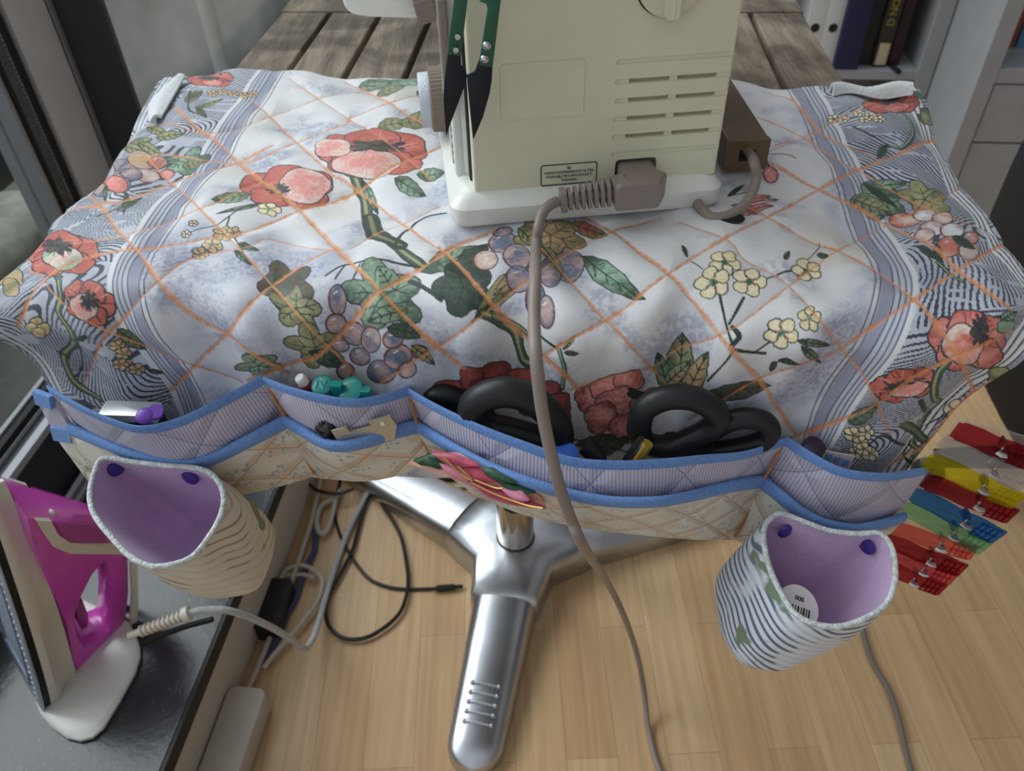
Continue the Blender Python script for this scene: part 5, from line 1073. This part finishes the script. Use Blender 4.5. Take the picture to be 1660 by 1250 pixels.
# the iron's sleeve and white textile lead
leadm = M('white_textile_lead', (214, 214, 210), 0.8, col2=(160, 166, 172), ns=700, bump=0.8, bs=900)
s0 = pz(222, 1026, 0.236); s1 = pz(302, 996, 0.249); sd_ = unit(s1-s0); sl = np.linalg.norm(s1-s0); sax = (unit(np.cross(sd_, ZUP)), unit(np.cross(sd_, np.cross(sd_, ZUP))), sd_)
ls = MB(); ls.tube([s0-sd_*0.01, s1], 0.0042, 12)
for k in range(9): ls.lathe([(0.0042, -0.0012), (0.0068, -0.0010), (0.0068, 0.0010), (0.0042, 0.0012)], s0+sd_*sl*(0.1+0.095*k), sax, 16)
ls.lathe([(0.0045, -0.004), (0.0088, -0.003), (0.0088, 0.004), (0.0045, 0.005)], s1, sax, 20); ls.build('lead_sleeve', cream, iron, smooth=40)
MB().tube(cat_rom([pz(226, 1044, 0.217), pz(262, 1030, 0.217), pz(300, 1016, 0.223), pz(345, 1004, 0.23)], 6), 0.0034, 8).build('lead_strap', black, iron)
ic_ = thing('iron_lead', 'white woven iron lead arching from the sill edge down to the floor', 'cable', pz(600, 815, 0.01))
MB().tube(cat_rom([s1, pz(330, 989, 0.25), pz(375, 991, 0.24), pz(430, 1012, 0.19), pz(470, 1035, 0.13), pz(492, 1051, 0.08), pz(505, 1040, 0.06), pz(516, 1010, 0.035), pz(530, 960, 0.012), pz(548, 905, 0.008), pz(565, 860, 0.008), pz(585, 820, 0.008), pz(600, 790, 0.008), pz(606, 765, 0.008), pz(600, 740, 0.008)], 8), 0.0043, 10).build('lead', leadm, ic_)
# ---------- cables on the floor
def cable(name, label, pts, r, mat, closed=False, group_name=None):
    """pts: photo x, y and height above the floor; lies on the floor"""
    P_ = [pz(u, v, z) for u, v, z in pts]; o = MB().tube(cat_rom(P_, 9), r, 8).build(name, mat, None); tag(o, label, 'cable', group_name); return o
def cq(pts, z): return [(x/3.68+400, y/3.68+740, z) for x, y in pts]
cord_black = M('black_cable', (26, 26, 28), 0.45); cord_cream = M('cream_cable', (190, 182, 170), 0.5); cord_blue = M('slate_blue_cable', (58, 70, 104), 0.5); cord_grey = M('grey_brown_cable', (120, 112, 104), 0.5)
cable('floor_cable', 'black cable making a large loop on the floor below the pockets', cq([(790, 120), (780, 170), (722, 250), (690, 340), (660, 450), (628, 560), (565, 690), (495, 820), (470, 920), (490, 1010), (560, 1075), (640, 1092), (740, 1070), (860, 990), (930, 900), (962, 760), (950, 620), (920, 480), (870, 380), (810, 290), (788, 220), (800, 150)], 0.007), 0.0030, cord_black)
o = cable('plug_cable', 'black cable on the floor ending in a small plug left of the star base', cq([(560, 120), (540, 230), (525, 330), (550, 450), (620, 590), (720, 720), (830, 775), (950, 792), (1110, 790)], 0.003), 0.0026, cord_black)
a, b_ = pz(1110/3.68+400, 790/3.68+740, 0.006), pz(1290/3.68+400, 775/3.68+740, 0.006); dd = b_-a
MB().tube([a, a+dd*0.1, a+dd*0.15, a+dd*0.72, a+dd*0.75, b_], [0.0026, 0.003, 0.0052, 0.0050, 0.0032, 0.003], 10).build('cable_plug', cord_black, o)
cable('skirting_cable', 'cream cable running along the foot of the cladding', cq([(450, 60), (430, 200), (382, 400), (310, 620), (240, 830), (150, 1050), (80, 1230), (0, 1400)], 0.010), 0.0040, cord_cream)
cable('coiled_cable', 'cream cable folded into a narrow loop near the cladding', cq([(560, 200), (530, 250), (450, 290), (418, 380), (435, 455), (480, 440), (512, 340), (530, 262)], 0.010), 0.0042, cord_cream)
cable('tangled_cable', 'cream cable looping out over the floor beside the socket strip', cq([(196, 790), (205, 720), (250, 668), (330, 650), (400, 680), (448, 740), (430, 850), (360, 950), (270, 1060), (180, 1160), (100, 1262)], 0.012), 0.0036, cord_cream)
cable('thin_tangled_cable', 'thinner cream cable curling inside the larger tangled loop', cq([(215, 830), (190, 770), (215, 720), (330, 705), (405, 725)], 0.010), 0.0032, cord_cream)
cable('blue_cable', 'slate blue cable lying between the cladding and the tangled loop', cq([(410, 440), (402, 560), (345, 680), (290, 850), (230, 960), (170, 1100), (110, 1240)], 0.006), 0.0048, cord_blue)
cable('thin_black_cable', 'thin black cable crossing over the cladding foot under the pockets', cq([(350, 120), (400, 190), (470, 215), (560, 220), (640, 190)], 0.02), 0.003, cord_black)
cable('back_cable', 'black cable behind the table foot below the flower patch', cq([(990, 70), (1090, 110), (1180, 135), (1280, 130)], 0.004), 0.0042, cord_black)
cable('pale_cable', 'short pale cable curve behind the table foot', cq([(1160, 172), (1230, 192), (1300, 175), (1350, 140)], 0.004), 0.0042, cord_cream)
cable('right_cable', 'grey-brown cable on the floor below the right fabric cup', [(1380, 960, 0.005), (1392, 1000, 0.005), (1403, 1040, 0.005), (1415, 1075, 0.005), (1440, 1118, 0.005), (1456, 1165, 0.005), (1467, 1215, 0.005), (1482, 1270, 0.005)], 0.0038, cord_grey)
ad = pz(452, 985, 0.02); tag(MB().rbox(ad-ZUP*0.004+np.array([-0.006, 0, 0]), (0.035, 0.085, 0.032), 0.006, WAX).build('power_adapter', cord_black, None, smooth=40), 'black power adapter lying against the cladding foot', 'adapter')
e0 = pz(402, 1112, 0.046); ssd = thing('socket_strip', 'cream socket strip on the floor at the foot of the cladding', 'socket strip', e0-ZUP*0.045)
strip_c = e0-WY*0.19-ZUP*0.021; MB().rbox(strip_c+ZUP*0.0, (0.052, 0.38, 0.040), 0.012, WAX).build('housing', cord_cream, ssd, smooth=40, bevel=0.003)
sk = MB()
for k in range(4): sk.lathe([(0.018, 0.0), (0.021, 0.0012), (0.0225, 0.0)], strip_c+WY*(0.01-0.045*k)+ZUP*0.0200, n=28)
sk.build('socket_rings', cream, ssd, smooth=50)
wc_ = pz(560, 800, 0.05); tag(MB().lathe([(0, 0), (0.026, 0), (0.030, 0.004), (0.028, 0.05), (0.024, 0.056), (0, 0.056)], (wc_[0]+0.012, wc_[1]+0.085, 0), n=32).build('white_canister', whitep, None, smooth=40), 'white round canister on the floor behind the cables', 'canister')
# ---------- what the pockets hold
rubber = M('black_soft_grip', (30, 31, 34), 0.42, spec=0.45, bump=0.05, bs=300)
def kloop(pts, yf, r, mat, name, parent, fl=None):
    c = [pf(u, v, yf[i] if hasattr(yf, '__len__') else yf) for i, (u, v) in enumerate(pts)]
    return MB().tube(cat_rom(c, 7, closed=True), r, 14, closed=True).build(name, mat, parent, smooth=60)
blade_m = M('blade_steel', (150, 152, 156), 0.25, metal=1.0)
def blade(p0, p1, w0, w1, mat, name, parent):
    d = unit(p1-p0); s = unit(np.cross(d, TY)); return MB().loft([[p0+s*w0+TY*t, p0-s*w0+TY*t] if False else [p0+s*w0-TY*0.001, p0+s*w0+TY*0.001, p0-s*w0+TY*0.001, p0-s*w0-TY*0.001] for t in (0,)]+[[p1+s*w1-TY*0.0006, p1+s*w1+TY*0.0006, p1-s*w1+TY*0.0006, p1-s*w1-TY*0.0006]]).build(name, mat, parent, smooth=0)
sA = thing('fabric_scissors', 'black-handled scissors standing handles up in the right half of the wide pocket', 'scissors', pf(1120, 735, .355)-ZUP*0.10)
kloop([(1036, 690), (1046, 662), (1080, 645), (1120, 645), (1150, 658), (1164, 677), (1150, 696), (1120, 712), (1088, 724), (1056, 722), (1040, 710)], .370, 0.0082, rubber, 'handle_loop', sA)
kloop([(1112, 712), (1150, 700), (1175, 686), (1205, 678), (1235, 682), (1248, 696), (1240, 712), (1212, 724), (1170, 731), (1125, 734), (1090, 728)], .376, 0.0072, rubber, 'handle_loop', sA)
for x, t in ((1085, 1110), (1140, 1118)): MB().tube(cat_rom([pf(x, 716, .370), pf((x+t)/2, 735, .372)-ZUP*0.006, pf(t, 730, .373)-ZUP*0.045], 5), [0.0085]*5+[0.006]*6, 10).build('shank', rubber, sA)
blade(pf(1106, 740, .364)-ZUP*0.04, pf(1100, 740, .370)-ZUP*0.09, 0.009, 0.001, blade_m, 'blade', sA)
sB = thing('tailor_scissors', 'large black-handled scissors behind the cable in the left half of the wide pocket', 'scissors', pf(800, 720, .362)-ZUP*0.10)
kloop([(766, 664), (782, 645), (815, 636), (850, 642), (882, 662), (905, 695), (900, 722), (868, 712), (825, 700), (785, 690)], .360, 0.0098, rubber, 'handle_loop', sB)
kloop([(700, 650), (715, 640), (745, 648), (775, 664), (790, 684), (775, 700), (740, 690), (712, 672)], .385, 0.0075, rubber, 'handle_loop', sB)
MB().tube(cat_rom([pf(870, 712, .356), pf(850, 740, .362)-ZUP*0.01, pf(830, 740, .368)-ZUP*0.05], 5), 0.009, 10).build('shank', rubber, sB)
blade(pf(832, 742, .368)-ZUP*0.04, pf(826, 742, .370)-ZUP*0.085, 0.010, 0.001, blade_m, 'blade', sB)
pkn = thing('folding_snips', 'grey and yellow folded tool lying between the two scissors in the wide pocket', 'tool', pf(1000, 745, .35)-ZUP*0.05)
MB().tube([pf(1042, 712, .352), pf(1020, 738, .350), pf(998, 752, .350)-ZUP*0.02], 0.0042, 8, flat=0.002, up=ZUP).build('arm', blade_m, pkn)
MB().tube([pf(1050, 718, .350), pf(1034, 742, .348), pf(1020, 756, .348)-ZUP*0.02], 0.004, 8).build('yellow_grip', M('mustard_grip', (150, 120, 40), 0.5), pkn)
MB().tube([pf(950, 722, .362), pf(965, 738, .358), pf(975, 752, .356)-ZUP*0.02], 0.007, 10).build('dark_grip', rubber, pkn)
def peg(name, label, cat_, u, v, yf, r, ln, mat, lean=(0, 0, 1.0), capm=None, capr=None, caph=0.006, capname='cap'):
    p = pf(u, v, yf); ax3 = unit(np.array(lean)); a1 = unit(np.cross(ax3, [0.3, 0.9, 0.1])); a2 = np.cross(ax3, a1); t = thing(name, label, cat_, p-ax3*ln)
    MB().lathe([(0, -ln), (r, -ln), (r, -caph), (r*0.9, -caph*0.8), (0, -caph*0.8)], p, (a1, a2, ax3), 20).build('barrel', mat, t, smooth=50)
    MB().lathe([(0, 0), ((capr or r)*0.75, 0), ((capr or r), -0.0012), ((capr or r), -caph)], p, (a1, a2, ax3), 20).build(capname, capm or mat, t, smooth=40); return t, p, (a1, a2, ax3)
redp = M('dull_red_barrel', (150, 60, 52), 0.4); teal = M('teal_plastic', (24, 132, 126), 0.35, coat=0.2); purp = M('purple_plastic', (120, 70, 178), 0.35); bluep = M('bright_blue_plastic', (40, 104, 206), 0.35, coat=0.2)
peg('seam_ripper', 'red pen with white end in the narrow upper pocket', 'pen', 485, 611, .376, .0048, .07, redp, (-0.3, -0.15, 1), whitep, 0.0038, 0.008, 'white_end')
t_, p, ax = peg('fabric_marker', 'teal marker with a flat round end beside the red pen', 'marker', 520, 623, .373, .0052, .07, teal, (-0.2, -0.5, 1), teal, 0.0072, 0.006)
MB().tube([p+ax[0]*x+ax[1]*y+ax[2]*0.0004 for x, y in ((-.0028, -.0032), (-.0028, .003), (.0026, -.003), (.0026, .0032))], 0.0006, 6).build('end_mark', M('pale_teal', (120, 200, 210), 0.5), t_)
MB().rbox(p+TX*0.010-ZUP*0.003, (0.008, 0.006, 0.008), 0.001, TAX).build('pocket_clip', teal, t_, smooth=30)
t_, p, ax = peg('highlighter', 'second teal marker with a knob cap right of the first', 'marker', 566, 630, .373, .0068, .07, teal, (-0.2, -0.5, 1), teal, 0.0088, 0.008)
MB().rbox(p+TX*0.0105-ZUP*0.004, (0.007, 0.006, 0.008), 0.0015, TAX).build('pocket_clip', teal, t_, smooth=30)
bx0 = pf(213, 667, .366); tin = thing('metal_tin', 'flat silver tin standing in the left upper pocket', 'tin', bx0-ZUP*0.06)
tinm = M('satin_silver', (196, 200, 202), 0.35, metal=0.6); MB().rbox(bx0-ZUP*0.030, (0.038, 0.013, 0.056), 0.002, TAX).build('body', black, tin, smooth=30)
MB().rbox(bx0-ZUP*0.0005, (0.0395, 0.0145, 0.007), 0.002, TAX).build('lid', tinm, tin, smooth=30, bevel=0.0008)
t_, p, ax = peg('bobbin_holder', 'purple reel end in front of the silver tin', 'reel', 233, 673, .358, .0042, .04, purp, (0.1, -0.5, 1), purp, 0.0058, 0.003)
MB().lathe([(0, 0.0), (0.0052, 0), (0.0052, -0.003), (0, -0.003)], p+TX*0.006+TY*0.004, ax, 20).build('second_flange', purp, t_, smooth=40)
peg('tracing_wheel', 'bright blue round cap at the bottom of the wide pocket beside the cable', 'cap', 918, 735, .346, .0070, .04, bluep, (0, -0.5, 1), bluep, 0.0080, 0.008)
peg('lens_holder', 'dark purple rounded knob in the right upper pocket', 'knob', 1322, 722, .376, .0065, .04, M('aubergine_plastic', (44, 30, 52), 0.25, coat=0.3), (0.1, -0.3, 1), None, 0.0075, 0.008)
crd = thing('printed_card', 'small printed blue and pink card standing in the right upper pocket', 'card', pf(1360, 750, .377)-ZUP*0.02)
q0, q1 = pf(1336, 728, .377), pf(1386, 738, .376); cw = unit(q1-q0); L_ = np.linalg.norm(q1-q0); MB().box((q0+q1)/2-ZUP*0.014, (L_, 0.0012, 0.026), (cw, np.cross(ZUP, cw), ZUP)).build('card', M('pinkish_card', (206, 190, 196), 0.5), crd, smooth=0)
bb = MB(); cn = np.cross(ZUP, cw); 
for k in range(3): bb.box((q0+q1)/2+cw*(-0.006+0.006*k)-ZUP*(0.006+0.001*k)-cn*0.0008, (0.0045, 0.0004, 0.006), (cw, cn, ZUP))
bb.build('print', M('blue_print', (110, 150, 200), 0.5), crd, smooth=0)
gpts = [(537, 699), (560, 693), (568, 701), (602, 691), (597, 684), (632, 674), (643, 690), (640, 712), (560, 735)]
g3 = [pf(u, v, .3525+.010*(u-537)/106) for u, v in gpts]; n9 = len(g3)
o = MB().add(g3+[p+TY*0.0014 for p in g3], [tuple(range(n9)), tuple(range(n9, 2*n9))[::-1]]+[(i, n9+i, n9+(i+1) % n9, (i+1) % n9) for i in range(n9)]).build('seam_gauge', M('zinc_gauge', (186, 184, 172), 0.35, metal=0.6), None, smooth=0)
tag(o, 'stepped metal seam gauge standing in the narrow lower pocket', 'gauge')
hpp = pf(620, 687, .3525+.010*83/106-.0004); MB().lathe([(0, 0.0004), (0.0016, 0.0004), (0.0016, -0.001)], hpp, (TX, ZUP, -TY), 16).build('gauge_hole', white, o)
o = lump(pf(529, 697, .360), (0.013, 0.010, 0.018), 11, 0.2, 24, 16, pw_=0.8).build('glossy_bobbin', M('glossy_black', (22, 22, 24), 0.12, coat=0.6), None, smooth=70); tag(o, 'glossy black bobbin left of the seam gauge', 'bobbin')
# ---------- shelf units and books in the far right, chair at the right edge
lacq = M('pale_grey_lacquer', (150, 153, 158), 0.5)
S2X = float(pz(1532, 270, 0.2) @ WX); FY2 = float(py(1532, 270, 1.6) @ WY)
S2X = float(hit(1532, 270, WY, FY2) @ WX)
q = pw(1522, 100, S2X); FY1 = float(q @ WY)
T_ = 0.036; zs2 = float(hit(1590, 136, WY, FY2)[2]); zs1 = float(hit(1430, 130, WY, FY1)[2])
u2 = thing('drawer_cabinet', 'pale grey cabinet with drawers below an open shelf at the right edge', 'cabinet', wpt(S2X+0.4, FY2+0.2, 0))
def wb(x0, x1, y0, y1, z0, z1, name, par, m=lacq, bv=0.0015): return MB().box(wpt((x0+x1)/2, (y0+y1)/2, (z0+z1)/2), (x1-x0, y1-y0, z1-z0), WAX).build(name, m, par, smooth=0, bevel=bv)
wb(S2X, S2X+T_, FY2, FY2+0.58, 0, 1.9, 'side_panel', u2); wb(S2X+0.80, S2X+0.80+T_, FY2, FY2+0.58, 0, 1.9, 'side_panel', u2); wb(S2X+T_, S2X+0.80, FY2+0.56, FY2+0.58, 0, 1.9, 'back_panel', u2)
zt = float(hit(1600, 112, WY, FY2)[2]); wb(S2X+T_, S2X+0.80, FY2+0.002, FY2+0.56, zs2, zt, 'shelf_board', u2)
zd = float(hit(1600, 233, WY, FY2)[2]); wb(S2X+T_+0.003, S2X+0.797, FY2+0.003, FY2+0.03, zd+0.002, zs2-0.003, 'drawer', u2); wb(S2X+T_+0.003, S2X+0.797, FY2+0.003, FY2+0.03, 0.012, zd-0.002, 'drawer', u2); wb(S2X+T_, S2X+0.80, FY2+0.03, FY2+0.04, 0.0, zs2, 'inner_panel', u2)
u1 = thing('bookshelf', 'pale grey open bookshelf holding files and books behind the table', 'bookshelf', wpt(S2X-0.4, FY1+0.15, 0))
xr1 = float(hit(1520, 100, WY, FY1) @ WX); xl1 = xr1-0.80; ZB = zs1; ZTt = float(hit(1430, 114, WY, FY1)[2])
wb(xr1-T_, xr1, FY1, FY1+0.30, 0, 1.9, 'side_panel', u1); wb(xl1, xl1+T_, FY1, FY1+0.30, 0, 1.9, 'side_panel', u1); wb(xl1+T_, xr1-T_, FY1+0.285, FY1+0.30, 0, 1.9, 'back_panel', u1)
wb(xl1+T_, xr1-T_, FY1+0.001, FY1+0.285, ZB, ZTt, 'shelf_board', u1); wb(xl1+T_, xr1-T_, FY1+0.02, FY1+0.285, 0.05, 0.075, 'shelf_board', u1); wb(xl1+T_, xr1-T_, FY1+0.001, FY1+0.285, ZTt+0.36, ZTt+0.39, 'shelf_board', u1)
def book(name, label, cat_, px, w_, h, d, dy, m_, group_name=None, pages=True, zz=None, Y=None, lean=0):
    Y = FY1 if Y is None else Y; z0 = ZTt if zz is None else zz; x = float(hit(px, 60, WY, Y+dy) @ WX); r = thing(name, label, cat_, wpt(x, Y+dy+d/2, z0), group_name)
    ax = (unit(WX+ZUP*0), WY, ZUP); c = wpt(x, Y+dy+d/2, z0+h/2+0.0005)
    MB().rbox(c, (w_, d, h), min(0.003, w_*0.3), ax).build('cover', m_, r, smooth=30)
    if pages: MB().box(c+ZUP*0.0008, (w_-0.005, d-0.006, h), ax).build('pages', M('page_edges', (214, 206, 190), 0.8), r, smooth=0)
    return r, c
files = M('white_file', (198, 202, 204), 0.5)
for k, (px, lab) in enumerate(((1318, 'white lever file, leftmost on the bookshelf board'), (1347, 'white lever file between the leftmost file and the blue file'))):
    r, c = book('lever_file', lab, 'file', px, 0.041, 0.31, 0.26, 0.02, files, 'white files', False); MB().lathe([(0.006, 0.0006), (0.009, 0.0012), (0.010, 0)], c-WY*0.130-ZUP*0.07, (WX, ZUP, -WY), 20).build('finger_hole', black, r)
book('lever_file', 'dark blue file on the bookshelf board', 'file', 1384, 0.053, 0.32, 0.28, 0.0, M('navy_file', (18, 26, 66), 0.5), None, False)
book('hardback_book', 'black hardback book beside the dark blue file', 'book', 1413, 0.031, 0.29, 0.22, 0.03, M('black_cover', (20, 20, 24), 0.5), 'books on the shelf')
r, c = book('hardback_book', 'dark book with yellow spine lettering', 'book', 1438, 0.034, 0.27, 0.22, 0.02, M('dark_olive_cover', (46, 42, 36), 0.5), 'books on the shelf')
text_part('D NOOR', 0.022, c-WY*0.1106-ZUP*0.0, ZUP, -WX, 'spine_lettering', M('dull_yellow_ink', (150, 142, 56), 0.6), r, 0.0003)
MB().rbox(c-WY*0.111-ZUP*0.105, (0.024, 0.003, 0.05), 0.004, WAX).build('spine_tab', M('beige_tab', (186, 176, 150), 0.6), r, smooth=30)
book('hardback_book', 'black book with a dark red edge right of the yellow-lettered book', 'book', 1461, 0.026, 0.28, 0.22, 0.03, M('black_red_cover', (30, 20, 26), 0.5, col2=(60, 22, 30), ns=25), 'books on the shelf')
rbn = [hit(1418, 88, ZUP, ZTt+0.003), hit(1432, 98, ZUP, ZTt+0.003), hit(1446, 108, ZUP, ZTt+0.003), hit(1458, 117, ZUP, ZTt+0.003)]
tag(MB().tube(cat_rom(rbn, 6), [0.002]*6+[0.003]*6+[0.006]*7, 8).build('black_strap', cord_black, None), 'black strap hanging over the bookshelf board edge', 'strap')
for k, (px, w_, m_, lab) in enumerate(((1640, 0.025, (124, 62, 48), 'rust red book at the far left of the right cabinet shelf'), (1664, 0.027, (80, 120, 160), 'light blue book beside the rust red book'), (1690, 0.03, (170, 170, 168), 'grey book beside the light blue book'))):
    book('paperback_book', lab, 'book', px, w_, 0.24, 0.2, 0.12, M('cover_%d' % k, m_, 0.5), 'books in the right cabinet', True, zt, FY2)
chair_cloth = M('black_upholstery', (22, 22, 24), 0.8, bump=0.4, bs=160); chair_nylon = M('black_nylon', (28, 28, 30), 0.5)
ch = thing('office_chair', 'black upholstered chair at the right edge beside the mat', 'chair', (0.95, 0.80, 0))
lump((0.70, 0.80, 0.46), (0.10, 0.40, 0.40), 4, 0.03, 40, 24, pw_=0.55).build('backrest', chair_cloth, ch, smooth=80)
lump((0.90, 0.80, 0.40), (0.44, 0.46, 0.09), 6, 0.02, 40, 20, pw_=0.45).build('seat', chair_cloth, ch, smooth=80)
MB().lathe([(0.0, 0.10), (0.03, 0.10), (0.03, 0.24), (0.02, 0.25), (0.02, 0.37), (0, 0.37)], (0.95, 0.80, 0), n=24).build('gas_column', chair_nylon, ch)
for k in range(5):
    a = math.radians(20+72*k); d = np.array([math.cos(a), math.sin(a), 0]); sA_ = MB().tube([np.array([0.95, 0.80, 0.11]), np.array([0.95, 0.80, 0.095])+d*0.15, np.array([0.95, 0.80, 0.06])+d*0.27], [0.024, 0.02, 0.016], 10).build('base_arm', chair_nylon, ch)
    MB().lathe([(0, -0.012), (0.022, -0.012), (0.026, -0.008), (0.026, 0.008), (0.022, 0.012), (0, 0.012)], np.array([0.95, 0.80, 0.0275])+d*0.27, (d, ZUP, np.cross(d, ZUP)), 20).build('castor', chair_nylon, sA_)
